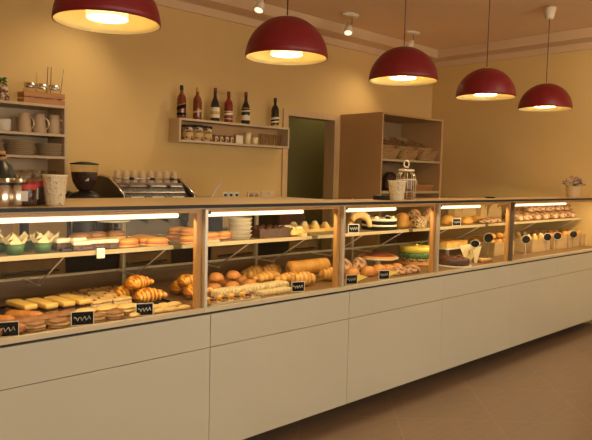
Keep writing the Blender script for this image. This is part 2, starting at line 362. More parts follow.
# ------------------------------------------------------------------ the display counter
Y0, Y1, ZP, ZT = 2.46, 3.25, .77, 1.298
XS = [.60, 1.74, 2.712, 3.68, 4.72, 6.60]
ZD, ZS = .80, 1.085                     # deck and shelf tops
single('plinth', MB().box(XS[0]+.02, XS[-1], Y0+.28, Y1, 0, .087), 'matblack', 'black recessed plinth under the white counter front', 'plinth')
seams = [XS[0], 1.78, 2.785, 3.77, 4.756, 5.60, XS[-1]]
WORD = ['first', 'second', 'third', 'fourth', 'fifth', 'sixth']
co = thing('counter_front', 'long glossy white counter front with thin dark panel seams', 'counter', (0, 0, 0))
sub('carcass', MB().box(XS[0], XS[-1], Y0+.022, Y1, .087, .768), 'gap', co)
for i in range(6):
    for z0, z1 in ((.087, .6055), (.608, ZP)):
        sub('front_panel', MB().box(seams[i]+(.0015 if i in (1, 2) else .0006), seams[i+1]-(.0015 if i in (0, 1) else .0006), Y0, Y0+.02, z0, z1, .0015), 'panel', co)
YT = 2.82; XW = colX(283, Y1, ZT)
single('worktop_slab', MB().prism([(XS[0], Y0+.01), (XS[-1], Y0+.01), (XS[-1], YT), (XW+.0, YT), (XW, Y1+.01), (XS[0], Y1+.01)], 'z', 1.278, ZT), 'slab', 'long tan counter top slab lying over the glass display cases', 'counter top')
single('cover_glass', MB().box(XW+.002, XS[-1], YT+.002, Y1+.01, 1.279, 1.287), 'glass', 'clear glass top panel behind the narrow part of the tan slab', 'glass top')
single('edge_trim', MB().box(XS[0], XS[-1], Y0-.004, Y0+.0095, 1.284, ZT+.001), 'gap', 'thin black edge strip along the front of the counter top', 'trim')
CASE = ['leftmost display case', 'second display case from the left', 'middle display case', 'fourth display case from the left', 'rightmost display case']
tubes = [(XS[0]+.05, 1.60), (1.775, 2.40), (2.75, 3.22), (3.71, 4.24), (4.75, 5.72)]
for i in range(5):
    a, b_ = XS[i]+.001, XS[i+1]-.001
    t = thing('display_case', 'glass fronted bakery display case with one mid shelf, ' + CASE[i], 'display case', (a, Y0, ZP))
    L_ = b_-a; D = Y1-Y0
    sub('deck', MB().box(0, L_, .022, D, .0, ZD-ZP), 'deck', t)
    sub('shadow_gap', MB().box(0, L_, .010, .0215, .0, .012), 'gap', t)
    sub('bottom_rail', MB().box(0, L_, -.004, .02, .012, .034, .001), 'rail', t)
    sub('glass_front', MB().box(.018, L_-.004, .004, .010, .034, 1.276-ZP), 'glass', t)
    sub('post', MB().box(0, .016, -.002, .03, .034, 1.277-ZP, .001), 'alu' if i < 4 else 'dsteel', t)
    sub('end_upright', MB().box(L_-.026 if i else L_-.03, L_-.002, .024, .05, .031, 1.277-ZP), 'cwood', t)
    pw = MB().box(L_-.012, L_-.006, .052, D-.03, .031, 1.277-ZP)
    if i < 4: sub('side_glass', pw, 'part', t)
    sub('rear_post', MB().box(L_-.02, L_-.002, D-.03, D-.008, .031, 1.277-ZP), 'rail', t)
    fr = sub('glass_shelf', MB().box(.02, L_-.03, .23, .74, ZS-ZP-.014, ZS-ZP), 'gshelf', t)
    sub('shelf_edge', MB().box(0, L_-.05, 0, .004, 0, .02), 'shelf', fr).location = (.02, .2255, ZS-ZP-.018)
    for u in (L_*.5, L_-.05):
        bk = sub('shelf_bracket', MB().tube([(u, .26, ZS-ZP-.02), (u, .40, ZS-ZP-.10), (u, .56, ZS-ZP-.19)], .0035, 6).box(u-.003, u+.003, .54, D-.03, ZS-ZP-.193, ZS-ZP-.187), 'white', t)
        if i == 0 and u < L_-.1: sub('bracket_clip', MB().box(u+.13, u+.17, .21, .222, ZS-ZP-.035, ZS-ZP+.012, .005), 'white', bk)
    sub('back_rail', MB().box(0, L_-.021, D-.025, D-.005, .031, .12), 'deck', t)
    sub('back_door_track', MB().box(.0, L_-.021, D-.028, D-.003, .12, .13), 'rail', t)
    sub('light_housing', MB().box(.02, L_-.03, .012, .04, 1.262-ZP, 1.276-ZP), 'cwood', t)
    u0, u1 = tubes[i][0]-a, tubes[i][1]-a
    sub('light_tube', MB().tube([(u0, .022, 1.251-ZP), (u1, .022, 1.251-ZP)], .0105, 10), 'tube', t)
    SL = bpy.data.lights.new('strip_light', 'AREA'); SL.shape = 'RECTANGLE'; SL.size = L_-.12; SL.size_y = .02; SL.energy = STRIP_W*(L_-.12); SL.color = (1, .77, .44)
    so = bpy.data.objects.new('strip_light', SL); C.objects.link(so); so.parent = t; so.location = (L_/2, .045, 1.236-ZP); so.rotation_euler = (.5, 0, 0)
    sub('clip', MB().box(.018, .034, .001, .0035, 1.255-ZP, 1.27-ZP), 'black', t)

# ------------------------------------------------------------------ back bar behind the counter
bb = thing('back_bar', 'brown wooden back bar along the wall behind the cases', 'cabinet', (0, 0, 0))
BX0, BX1, BY = .5, 4.08, 4.0
sub('carcass', MB().box(BX0, BX1, BY+.02, YB-.001, 0, .88), 'dark', bb)
x = BX0
k = 0
while x < BX1-.1:
    w_ = [.42, .36, .45, .38][k % 4]
    x1 = min(x+w_, BX1)
    if k % 2 == 0:
        d = sub('door', MB().box(x+.003, x1-.003, BY, BY+.018, .1, .875, .001), 'brown', bb)
        sub('handle', MB().box(x+.05, x1-.05, BY-.018, BY-.006, .80, .812).box(x+.06, x+.07, BY-.008, BY, .80, .812).box(x1-.07, x1-.06, BY-.008, BY, .80, .812), 'steel', d)
    else: sub('drawer', MB().box(x+.003, x1-.003, BY, BY+.018, .1, .45, .001), 'redbrown', bb)
    x = x1; k += 1
single('worktop', MB().box(BX0, BX1, BY-.02, YB-.001, .88, .92, .003), 'shelf', 'light laminate worktop on the brown back bar', 'worktop')
ZW = .92

def bx(kind_m, x0, x1, y0, y1, z0, z1, name, lab, cat, m2='rail'):
    t = thing(name, lab, cat, ((x0+x1)/2, (y0+y1)/2, z0))
    a, b_, h = (x1-x0)/2, (y1-y0)/2, z1-z0
    sub('body', MB().box(-a, a, -b_, b_, 0, h, .004), kind_m, t)
    return t, a, b_, h
t, a, b_, h = bx('cabin', 1.20, 1.44, 4.12, 4.4, ZW, 1.14, 'bread_bin', 'tan box on the back bar seen through the leftmost case', 'box')
sub('lid', MB().box(-a-.004, a+.004, -b_-.004, b_+.004, h, h+.02, .003), 'crate', t); sub('handle', MB().box(-.04, .04, -b_-.02, -b_, h*.6, h*.6+.015), 'steel', t)
t, a, b_, h = bx('dark', 3.66, 4.0, 4.1, 4.45, ZW, 1.17, 'small_oven', 'dark small oven on the back bar behind the second case', 'oven')
sub('oven_door', MB().box(-a+.02, a-.02, -b_-.008, -b_, .03, h-.06, .002), 'redbrown', t); sub('handle', MB().tube([(-a+.04, -b_-.03, h-.05), (a-.04, -b_-.03, h-.05)], .006, 6).box(-a+.04, -a+.05, -b_-.03, -b_, h-.055, h-.045).box(a-.05, a-.04, -b_-.03, -b_, h-.055, h-.045), 'steel', t)

# espresso machine
Xl = colX(123, 4.05, 1.35); Xr = colX(197, 4.05, 1.35); W = Xr-Xl
em = thing('espresso_machine', 'chrome and black espresso machine with cups on top, on the back bar', 'coffee machine', ((Xl+Xr)/2, 4.3, ZW))
hw = W/2; H = 1.395-ZW
side = [(-.25, .0), (.25, 0), (.25, H-.02), (.12, H+.015), (-.02, H-.0), (-.16, H-.07), (-.24, H-.12), (-.25, H-.16), (-.17, H-.2), (-.12, .12), (-.25, .08)]
for sx in (-1, 1):
    sp = sub('side_panel', MB().prism(side, 'x', min(sx*hw, sx*(hw-.03)), max(sx*hw, sx*(hw-.03))), 'black', em)
    sub('chrome_edge', MB().tube([(sx*(hw-.015), y, z+.004) for y, z in side[2:8]], .009, 8), 'steel', sp)
sub('body', MB().box(-hw+.03, hw-.03, -.08, .24, .0, H-.05), 'dsteel', em)
sub('drip_tray', MB().box(-hw+.03, hw-.03, -.25, -.081, .0, .07, .003), 'steel', em)
fp = sub('front_panel', MB().prism([(-.2, H-.15), (-.09, H-.03), (-.081, H-.03), (-.081, H-.2), (-.19, H-.2)], 'x', -hw+.031, hw-.031), 'espanel', em)
for q in (0, 1, 2): sub('steel_strip', MB().prism([(-.2-.004+q*.04, H-.15+q*.043), (-.2+.012+q*.04, H-.15+.012+q*.043), (-.2+.008+q*.04, H-.15+.016+q*.043), (-.2-.008+q*.04, H-.146+q*.043)], 'x', -hw+.05, hw-.05), 'steel', em)
for k in range(3): sub('vent_strip', MB().box(-hw*.6, hw*.75, -.2, -.185, H-.175+k*.0+.0, H-.165).box(-hw*.6, hw*.75, -.155, -.148, H-.095, H-.088), 'black', fp) if k == 0 else None
for k in range(3):
    x = (-.55+.55*k)*hw
    g = sub('group_head', MB().lathe([(.033, 0), (.036, .03), (.03, .075)], (x, -.15, H-.27), 16), 'steel', em)
    sub('portafilter', MB().tube([(x, -.15, H-.28), (x, -.27, H-.29), (x+.005, -.33, H-.3)], [.016, .012, .014], 8), 'black', g)
    sub('dial', MB().lathe([(.018, 0), (.018, .02)], (x, -.12, H-.01), 12), 'black', em)
    sub('jet_cluster', MB().box(x-.05, x+.05, -.2145, -.207, H-.135, H-.128).box(x-.045, x-.035, -.2145, -.207, H-.16, H-.135).box(x-.015, x-.005, -.2145, -.207, H-.16, H-.135).box(x+.015, x+.025, -.2145, -.207, H-.16, H-.135), 'chalk', g)
    sub('lever', MB().box(x+.05, x+.062, -.215, -.2, H-.2, H-.12), 'black', em)
sub('cup_rail', MB().tube([(-hw+.03, -.07, H+.0), (hw-.03, -.07, H+.0)], .005, 6).tube([(-hw+.03, .2, H+.0), (hw-.03, .2, H+.0)], .005, 6).box(-hw+.03, hw-.03, -.075, .235, H-.05, H-.04), 'steel', em)
proto('cup', [('bowl', MB().lathe([(.034, 0), (.036, .005), (.030, .03), (.022, .052), (.0, .054)], n=18), 'cream'),
              ('handle', MB().tube([(.031+.02*math.sin(a), 0, .028+.017*math.cos(a)) for a in [PI*k/6 for k in range(7)]], .0045, 6), 'gap')])
n = 8
for i in range(n):
    X = em.location.x-hw+.07+(2*hw-.14)*i/(n-1)
    spawn('cup', 'espresso_cup', 'upturned cream espresso cup on the coffee machine, %s in the row' % od(i, n), 'cup', (X, 4.27, ZW+H-.038), .75, (.88, .88, 1.8), 'upturned cups on the espresso machine')
# grinder
gx = colX(84.5, 4.15, 1.45)
g = thing('coffee_grinder', 'black coffee grinder with conical bean hopper beside the espresso machine', 'coffee grinder', (gx, 4.15, ZW), -.45)
sub('body', MB().lathe([(.0, 0), (.10, 0), (.105, .02), (.09, .05), (.075, .2), (.078, .28), (.112, .30), (.115, .345), (.09, .37), (.045, .385), (0, .385)], n=24), 'black', g)
sub('hopper', MB().lathe([(.035, .386), (.05, .40), (.078, .45), (.088, .515), (.0, .518)], n=24), 'beans', g)
sub('hopper_glass', MB().open_lathe([(.0885, .505), (.093, .565)], n=24), 'jar', g)
sub('hopper_lid', MB().lathe([(0, .566), (.094, .566), (.094, .574), (.03, .586), (0, .586)], n=24), 'gap', g)
sub('badge', MB().box(-.0, .03, -.0785, -.077, .455, .475), 'chalk', g)
for dx in (-.02, .02): sub('knob', MB().lathe([(0, 0), (.009, .002), (.0, .012)], (dx, -.06, .37), 10), 'steel', g)
gx2 = colX(69, 4.1, 1.3)
t = thing('tamper', 'small black round knobbed tamper left of the coffee grinder', 'tamper', (colX(69, 4.42, 1.3), 4.42, ZW))
sub('stand', MB().lathe([(.04, 0), (.04, .03), (.015, .04), (.015, .31)], n=14), 'matblack', t); sub('knob', MB().lathe([(.0, .31), (.02, .32), (.028, .345), (.02, .37), (0, .38)], n=14), 'black', t)
t = thing('milk_jug_stand', 'dark small canister between the tamper and the wall shelves', 'canister', (gx2-.22, 4.3, ZW)); sub('body', MB().lathe([(.03, 0), (.03, .2), (0, .2)], n=14), 'black', t); sub('lid', MB().lathe([(.031, .2), (.02, .22), (0, .225)], n=14), 'steel', t)

# laptop seen edge on
xa = at(210, 198, Y=4.15); xb = at(218, 181, Y=4.15)
t = thing('laptop', 'open laptop seen from the side on the back bar', 'laptop', (xa.x+.04, 4.2, ZW), -.62)
t2 = sub('stand', MB().box(-.10, .10, -.1, .1, 0, xa.z-ZW-.02).box(-.13, .13, -.1, .1, xa.z-ZW-.02, xa.z-ZW-.012), 'matblack', t)
sub('keyboard_base', MB().box(-.16, .02, -.13, .13, xa.z-ZW-.011, xa.z-ZW+.003, .002), 'black', t)
sub('screen', MB().prism([(.005, xa.z-ZW+.004), (.015, xa.z-ZW+.004), (.085, xb.z-ZW), (.075, xb.z-ZW+.002)], 'y', -.13, .13), 'screen', t)
# power strip and sockets
p0 = at(222, 195, Y=YB); p1 = at(240, 199, Y=YB)
t = thing('wall_switches', 'row of three small white switches low on the wall left of the doorway', 'switch', (0, YB, 0))
for k in range(3):
    p = at(224.5+5.7*k, 195, Y=YB)
    s_ = sub('switch_plate', MB().box(p.x-.028, p.x+.028, -.012, -.001, p.z-.028, p.z+.028, .002), 'chalk', t); sub('rocker', MB().box(p.x-.014, p.x+.014, -.016, -.012, p.z-.012, p.z+.012), 'black', s_)
for k, (x, lab) in enumerate([(250.5, 'double wall socket, left plate of the row by the doorway'), (256, 'round wall socket, second plate of the row by the doorway'), (264, 'blank square wall socket, third plate by the doorway'), (270.5, 'blank square wall plate nearest the doorway trim')]):
    p = at(x, 195.5, Y=YB)
    t = thing('wall_socket', lab, 'socket', (p.x, YB, p.z), 0, 'wall sockets left of the doorway')
    sub('plate', MB().box(-.04, .04, -.010, -.001, -.04, .04, .002), 'socket', t)
    if k < 2: sub('socket_well', MB().lathe([(.022, -.001), (.022, .003)], n=14), 'cabin', t).matrix_local = Matrix.Translation((0, -.011, 0)) @ Matrix.Rotation(PI/2, 4, 'X')
    else: sub('rocker', MB().box(-.025, .025, -.013, -.010, -.025, .025), 'socket', t)
p = at(231, 199.5, Y=4.4)
single('tray', MB().box(-.16, .16, -.1, .1, 0, .012, .003).box(-.15, .15, -.09, .09, .012, .05), 'black', 'black flat box on the back bar below the three switches', 'box', None, (p.x, 4.42, ZW))

# ------------------------------------------------------------------ wall shelf with bottles
sx0 = at(181.3, 116, Y=4.44).x-.09; fx0 = at(181.3, 120, Y=4.44).x; fx1 = at(288.2, 130, Y=4.44).x
zt, zb = 1.895, 1.70
ws = thing('wall_shelf', 'long open box wall shelf carrying bottles, left of the doorway', 'shelf', (0, 0, 0))
sub('board', MB().box(fx0, fx1, 4.44, YB-.001, zt-.018, zt, .001), 'shelfwhite', ws)
sub('board', MB().box(fx0, fx1, 4.44, YB-.001, zb, zb+.018, .001), 'shelfwhite', ws)
sub('end_board', MB().box(fx0-.018, fx0-.0005, 4.44, YB-.001, zb, zt, .001), 'shelfwhite', ws)
sub('end_board', MB().box(fx1+.0005, fx1+.018, 4.44, YB-.001, zb, zt, .001), 'shelfwhite', ws)
sub('back_panel', MB().box(fx0, fx1, YB-.008, YB-.001, zb+.018, zt-.018), 'cabinet', ws)
def bottle(kind, glassm, capm, prof, labels, capz):
    parts = [('glass', MB().lathe(prof, n=20), glassm)]
    for (z0, z1, lm, r, tilt) in labels:
        mb = MB(); vs_ = []
        n = 10
        for i in range(n+1):
            a = -PI*.95+PI*.9*i/n
            dz = tilt*(i/n-.5)
            vs_ += [(r*math.cos(a), r*math.sin(a), z0+dz), (r*math.cos(a), r*math.sin(a), z1+dz)]
        mb._add(vs_, [(2*i, 2*i+2, 2*i+3, 2*i+1) for i in range(n)], True)
        parts.append(('label', mb, lm))
    parts.append(('cap', MB().lathe([(.0, capz), (.0155, capz), (.0155, capz+.03), (.0135, capz+.04), (0, capz+.04)], n=14), capm))
    proto(kind, parts)
P1 = [(0, 0), (.036, 0), (.038, .005), (.038, .155), (.033, .18), (.017, .205), (.014, .215), (.014, .245), (0, .245)]
P2 = [(0, 0), (.037, 0), (.04, .005), (.04, .13), (.033, .165), (.018, .2), (.014, .22), (.014, .26), (0, .26)]
bottle('b1', 'whisky', 'black', P1, [(.075, .105, 'slate', .0395, .03), (.025, .045, 'slate', .0395, 0), (.11, .113, 'goldlabel', .0397, .03)], .232)
bottle('b2', 'whisky', 'goldlabel', P1, [(.06, .075, 'goldlabel', .0395, .02)], .232)
bottle('b3', 'darkglass', 'redspirit', P2, [(.03, .12, 'label', .0413, 0), (.06, .085, 'goldlabel', .042, 0)], .248)
bottle('b4', 'redspirit', 'berry', P1, [(.03, .10, 'berry', .0395, 0), (.03, .035, 'label', .0398, 0), (.095, .1, 'label', .0398, 0), (.065, .085, 'label', .0398, .01)], .232)
bottle('b5', 'darkglass', 'berry', P2, [(.11, .125, 'chalk', .0413, .01), (.035, .08, 'label', .0413, 0), (.14, .145, 'goldlabel', .039, 0)], .248)
bottle('b6', 'darkglass', 'black', P1, [(.04, .09, 'label', .0395, .012), (.055, .07, 'slate', .0398, .012), (.0, .02, 'goldlabel', .0395, 0)], .232)
for k, (x, lab) in enumerate([(181.5, 'amber spirit bottle with slanted black label, first on the wall shelf'), (197.3, 'amber spirit bottle with gold cap and thin slanted label'), (215, 'dark bottle with large cream label on the wall shelf'),
     (228.4, 'red bottle with red label, shorter, between two dark bottles'), (245.6, 'tall dark bottle with red cap and white label patch'), (274.9, 'dark bottle standing alone at the right end of the wall shelf')]):
    X = colX(x, 4.5, 1.95)
    spawn('b%d' % (k+1), 'bottle', lab, 'bottle', (X, 4.5, zt), -.72, 1.0 if k not in (2, 4) else 1.0, 'bottles on top of the wall shelf')
proto('tinjar', [('body', MB().lathe([(0, 0), (.045, 0), (.047, .004), (.047, .1), (0, .1)], n=20), 'tin'), ('label', MB().open_lathe([(.0475, .03), (.0475, .06)], n=20), 'goldlabel'), ('lid', MB().lathe([(.046, .1005), (.046, .118), (0, .12)], n=20), 'black')])
for k, x in enumerate((187.5, 197.5, 206.5)): spawn('tinjar', 'patterned_jar', 'patterned jar with black lid inside the wall shelf, %s' % od(k, 3), 'jar', (colX(x, 4.51, 1.75), 4.51, zb+.018), 0, (1.05, 1.05, 1.1 if k != 1 else 1.15), 'patterned jars in the wall shelf')
proto('potjar', [('body', MB().lathe([(0, 0), (.033, 0), (.036, .02), (.033, .05), (0, .052)], n=16), 'tin'), ('lid', MB().lathe([(.03, .0525), (.03, .06), (0, .064)], n=16), 'berry')])
for k, x in enumerate((214.5, 219.5, 225, 230)): spawn('potjar', 'spice_pot', 'small mottled spice pot inside the wall shelf, %s' % od(k, 4), 'pot', (colX(x, 4.5, 1.75), 4.5, zb+.018), 0, 1.0, 'spice pots in the wall shelf')
single('card_box', MB().box(-.035, .035, -.02, .02, 0, .075, .002), 'label', 'small cream card box in the wall shelf, beside the spice pots', 'box', None, (colX(238.5, 4.5, 1.75), 4.5, zb+.018), -.2)
cupw = lambda r, h: MB().lathe([(0, 0), (r*.75, 0), (r, h), (r*.95, h), (r*.7, .006), (0, .006)], n=18)
single('paper_cup', cupw(.034, .105), 'paper', 'taller cream paper cup in the wall shelf', 'cup', 'paper cups in the wall shelf', (colX(247.5, 4.5, 1.75), 4.5, zb+.018))
single('paper_cup', cupw(.034, .065), 'paper', 'shorter cream paper cup in the wall shelf, left of the glasses', 'cup', 'paper cups in the wall shelf', (colX(254.5, 4.5, 1.75), 4.5, zb+.018))
gl = lambda r, h: MB().open_lathe([(.0, .002), (r*.8, .002), (r, h), (r*.93, h), (r*.76, .012), (0, .012)], n=18)
for k, x in enumerate((263, 270.5, 278)): single('drinking_glass', gl(.036, .105), 'jar', 'clear handled glass in the right end of the wall shelf, %s' % od(k, 3), 'glass', 'glasses in the wall shelf', (colX(x, 4.5, 1.75), 4.5, zb+.018))

# ------------------------------------------------------------------ open shelving at far left
sxr = colX(67, 4.30, 1.6)
lu = thing('shelving_unit', 'cream open shelving unit on the back wall at far left', 'shelf', (0, 0, 0))
zs = [at(50, 104.5, Y=4.30).z, at(50, 133.5, Y=4.30).z, at(50, 156, Y=4.30).z, at(50, 191, Y=4.3).z]
sxl = .55
for z in zs: sub('board', MB().box(sxl, sxr-.018, 4.30, YB-.001, z-.018, z, .001), 'shelfwhite', lu)
sub('side_board', MB().box(sxr-.0175, sxr, 4.30, YB-.001, zs[3]-.018, zs[0], .001), 'shelfwhite', lu)
sub('side_board', MB().box(sxl-.018, sxl-.0005, 4.30, YB-.001, zs[3]-.018, zs[0], .001), 'shelfwhite', lu)
sub('back_panel', MB().box(sxl, sxr-.018, YB-.008, YB-.001, zs[3], zs[0]-.018), 'shelfwhite', lu)
proto('mug', [('cup', MB().lathe([(0, .0), (.042, 0), (.046, .004), (.036, .118), (.033, .122), (0, .122)], n=22), 'cream'),
              ('handle', MB().tube([(.036+.028*math.sin(a), 0, .06+.035*math.cos(a)) for a in [PI*k/8 for k in range(9)]], .005, 6), 'white')])
for k, x in enumerate((24.5, 39.5, 54)): spawn('mug', 'upturned_mug', 'tall upturned cream mug on the shelving unit, %s of three' % od(k, 3), 'mug', (colX(x, 4.38, 1.76), 4.38, zs[1]), -.75, (1.0, 1.0, 1.08), 'upturned mugs on the second shelf')
single('upturned_mug', MB().lathe([(0, 0), (.042, 0), (.046, .004), (.036, .105), (0, .107)], n=22), 'cream', 'upturned cream mug in shade behind the row of three', 'mug', 'upturned mugs on the second shelf', (colX(16, 4.5, 1.76), 4.50, zs[1]))
def stack(nm, n, r, dz, m, lab, cat, loc, group):
    t = thing(nm, lab, cat, loc, 0, group); return t
def plates(x, r, n, lab, grp):
    X = colX(x, 4.42, zs[2])
    me = MB().lathe([(0, 0), (r*.6, 0), (r, .0105), (r, .0125), (r*.6, .004), (0, .004)], n=28).mesh('plate', 'plate')
    for i in range(n): tag(link('plate', me, None, (X, 4.42, zs[2]+.0125*i)), '%s, %s' % (lab, 'topmost plate' if i == n-1 else 'lowest plate' if i == 0 else 'plate %d up from the bottom' % (i+1)), 'plate', grp)
plates(20, .112, 8, 'cream plate in the left stack on the shelving unit', 'left stack of plates')
plates(51, .108, 7, 'cream plate in the right stack on the shelving unit', 'right stack of plates')
plates(-12, .105, 6, 'cream plate in the cut-off stack at the photo edge', 'cut-off stack of plates')
me = MB().lathe([(0, 0), (.03, 0), (.048, .018), (.046, .018), (.028, .004), (0, .004)], n=20).mesh('saucer', 'white')
for i in range(7): tag(link('saucer', me, None, (colX(4, 4.40, 1.75), 4.40, zs[1]+.0105*i)), 'white bowl in the stack left of the mugs, %s' % ('topmost' if i == 6 else 'lowest' if i == 0 else 'number %d from below' % (i+1)), 'bowl', 'white bowls stacked left of the mugs')
proto('goblet', [('bowl', MB().open_lathe([(.02, .07), (.034, .09), (.036, .14), (.034, .14), (.032, .092), (0, .074)], n=16), 'jar'), ('foot', MB().lathe([(.03, 0), (.03, .003), (.004, .008), (.004, .066), (.016, .07), (0, .0705)], n=16), 'jar')])
for k, x in enumerate((16, 27, 37, 47, 58)): spawn('goblet', 'stemmed_glass', 'clear stemmed glass on the lowest shelf of the unit, %s of five' % od(k, 5), 'glass', (colX(x, 4.4, 1.38), 4.4, zs[3]), 0, 1.0, 'stemmed glasses on the lowest shelf')
# crate with jars and straws on top
c0 = colX(41.5, 4.42, 1.9)
cw, cd, ch = .14, .06, .075
t = thing('wooden_crate', 'small slatted wooden crate on top of the shelving unit', 'crate', (c0, 4.42, zs[0]))
for z in (.004, .048):
    for y in (-cd, cd-.006): sub('slat', MB().box(-cw, cw, y, y+.006, z, z+.037), 'crate', t)
    for x in (-cw, cw-.006): sub('end_slat', MB().box(x, x+.006, -cd+.007, cd-.007, z, z+.03), 'crate', t)
sub('base', MB().box(-cw+.007, cw-.007, -cd+.007, cd-.007, 0, .006), 'crate', t)
proto('jamjar', [('glass', MB().lathe([(0, 0), (.036, 0), (.038, .005), (.038, .085), (.03, .1), (0, .1)], n=16), 'jar'), ('rim', MB().open_lathe([(.032, .095), (.034, .118), (.030, .118), (.029, .095)], n=16), 'steel')])
for k, (x, wd) in enumerate(((30, 'left'), (42, 'middle'), (54, 'right'))):
    spawn('jamjar', 'glass_jar', '%s glass jar with metal rim standing in the wooden crate' % wd, 'jar', (colX(x, 4.42, 1.95), 4.42, zs[0]+.008), 0, (1.15, 1.15, 1.15), 'glass jars in the crate')
for k, (x, tx, m_) in enumerate(((37, .0, 'gold'), (46, .015, 'berry'), (50, .01, 'dsteel'), (62, .03, 'dsteel'))):
    X = colX(x, 4.42, 1.95)
    mb = MB().tube([(0, 0, .0), (tx, 0, .25 if k else .2)], .003, 6)
    single('straw', mb, m_, ['thin golden straw rising from the crate jars', 'reddish straw rising from the middle crate jar', 'tall dark straw beside the reddish straw in the crate', 'dark leaning straw at the right end of the crate'][k], 'straw', 'straws in the crate', (X, 4.42+(.0 if k != 3 else .045), zs[0]+.02))
X = colX(2, 4.42, 1.95)
t = thing('decorative_jar', 'patterned jar topped with green leaves at the far left edge', 'jar', (X, 4.42, zs[0]))
sub('body', MB().lathe([(0, 0), (.04, 0), (.045, .02), (.045, .09), (.03, .115), (0, .116)], n=20), 'tin', t)
lf = MB()
for k in range(14): a = k*2.4; lf.blob((.02*math.cos(a), .02*math.sin(a), .113+.003*k), .014, .008, .012, 8, 3, rz=a)
sub('leaves', lf, 'leaf', t)

# ------------------------------------------------------------------ tall open cabinet
cx0, cx1, cy = colX(382.5, 4.03, 2.0), colX(443.5, 4.03, 2.0), 4.03
zt2 = 2.10; zsh = 1.64; zlo = 1.31
cb = thing('tall_cabinet', 'tall brown open fronted cabinet between doorway and right wall', 'cabinet', (0, 0, 0))
sub('side_panel', MB().box(cx0-.0, cx0+.02, cy, YB-.001, 0, zt2, .001), 'cabinet', cb)
sub('side_panel', MB().box(cx1-.035, cx1, cy, YB-.001, 0, zt2, .001), 'cabinet', cb)
sub('top_panel', MB().box(cx0+.0205, cx1-.0355, cy, YB-.001, zt2-.02, zt2, .001), 'cabinet', cb)
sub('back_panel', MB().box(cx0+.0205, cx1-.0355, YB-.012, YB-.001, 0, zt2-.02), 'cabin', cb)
for z in (zsh, zlo, .9): sub('shelf', MB().box(cx0+.0205, cx1-.0355, cy+.004, YB-.013, z-.025, z, .001), 'shelf', cb)
sub('plinth', MB().box(cx0+.0205, cx1-.0355, cy+.03, cy+.05, 0, .1), 'cabinet', cb)
def basket(W_, D_, H_, fl=.02):
    mb = MB(); n = 26
    for lev in range(8):
        f = lev/7; z = H_*f; a, b_ = W_/2+fl*f, D_/2+fl*f
        pts = []
        for (x0, y0, x1, y1) in ((-a, -b_, a, -b_), (a, -b_, a, b_), (a, b_, -a, b_), (-a, b_, -a, -b_)):
            for i in range(8): u = i/8; w0 = .003*(1 if (i+lev) % 2 else -1); pts.append((x0+(x1-x0)*u+w0, y0+(y1-y0)*u+w0, z+.004))
        pts.append(pts[0]); mb.tube(pts, H_/16+.0005, 5)
    mb.box(-W_/2, W_/2, -D_/2, D_/2, 0, .006)
    return mb
for k in range(3):
    cw_ = (cx1-.035-cx0-.02)/3
    t = thing('wicker_basket', 'wicker bread basket tilted on the upper cabinet shelf, %s' % od(k, 3), 'basket', (cx0+.02+cw_*(k+.5), 4.27, zsh+.005), 0, 'wicker baskets in the tall cabinet')
    r_ = sub('basket', basket(cw_-.09, .36, .10), 'wicker', t); r_.location = (0, 0, .045); r_.rotation_euler = (.24, 0, 0)
    o2 = sub('nested_basket', basket(cw_-.10, .34, .05, .015), 'wicker', t); o2.location = (0, .035, .145); o2.rotation_euler = (.34, 0, 0)
    sub('rear_prop', MB().box(-.08, .08, .12, .15, 0, .07), 'crate', t)
# lower compartment: dark wrapped things, one light wicker tray
for k, (u, v, rr, h_, m_, lab) in enumerate(((.14, 4.34, .10, .22, 'choco', 'dark paper wrapped parcel in the cabinet bay, behind the white bucket'), (.36, 4.42, .11, .26, 'dark', 'taller dark parcel in the cabinet bay, behind the clear jar'), (.66, 4.44, .11, .20, 'choco', 'dark parcel lying right of the clear jar in the cabinet bay'), (.88, 4.45, .08, .12, 'redbrown', 'low reddish dark parcel at the right of the cabinet bay'))):
    single('parcel', MB().blob((0, 0, 0), rr, rr*.9, h_, 14, 7, .16), m_, lab, 'parcel', 'dark parcels in the cabinet bay', (cx0+u, v, zlo+.001), 0)
t = thing('bread_tray', 'shallow wicker tray on the lower cabinet shelf, right side', 'tray', (cx0+.78, 4.15, zlo+.001)); sub('tray', basket(.32, .16, .06), 'crate', t)
nap = MB(); nap.prism([(-.07, 0), (.07, 0), (.05, .1), (.0, .13), (-.05, .07)], 'y', -.02, .02); sub('napkin', nap, 'tan', t).location = (-.07, 0, .01)

# ------------------------------------------------------------------ things on the counter top
proto('bucket', [('pail', MB().lathe([(0, 0), (.052, 0), (.055, .004), (.073, .145), (.077, .15), (.072, .150), (.069, .142), (.05, .008), (0, .008)], n=28), 'embossed'),
                 ('rim', MB().open_lathe([(.073, .146), (.079, .150), (.074, .154), (.071, .148)], n=28), 'white')])
sc_ = 1.0
X = colX(55, 2.60, 1.35); spawn('bucket', 'embossed_bucket', 'white embossed metal bucket on the counter by the coffee jars', 'bucket', (X, 2.60, ZT), 0, (.67, .67, .84))
X = colX(397, 2.57, 1.35); bo = spawn('bucket', 'embossed_bucket', 'white bucket with ear handles on the counter before the cabinet', 'bucket', (X, 2.57, ZT), 0, (.80, .80, .86))
for s_ in (-1, 1): sub('ear_handle', MB().tube([(s_*.072, 0, .138), (s_*.095, 0, .150), (s_*.1, 0, .135), (s_*.074, 0, .12)], .004, 6), 'white', bo)
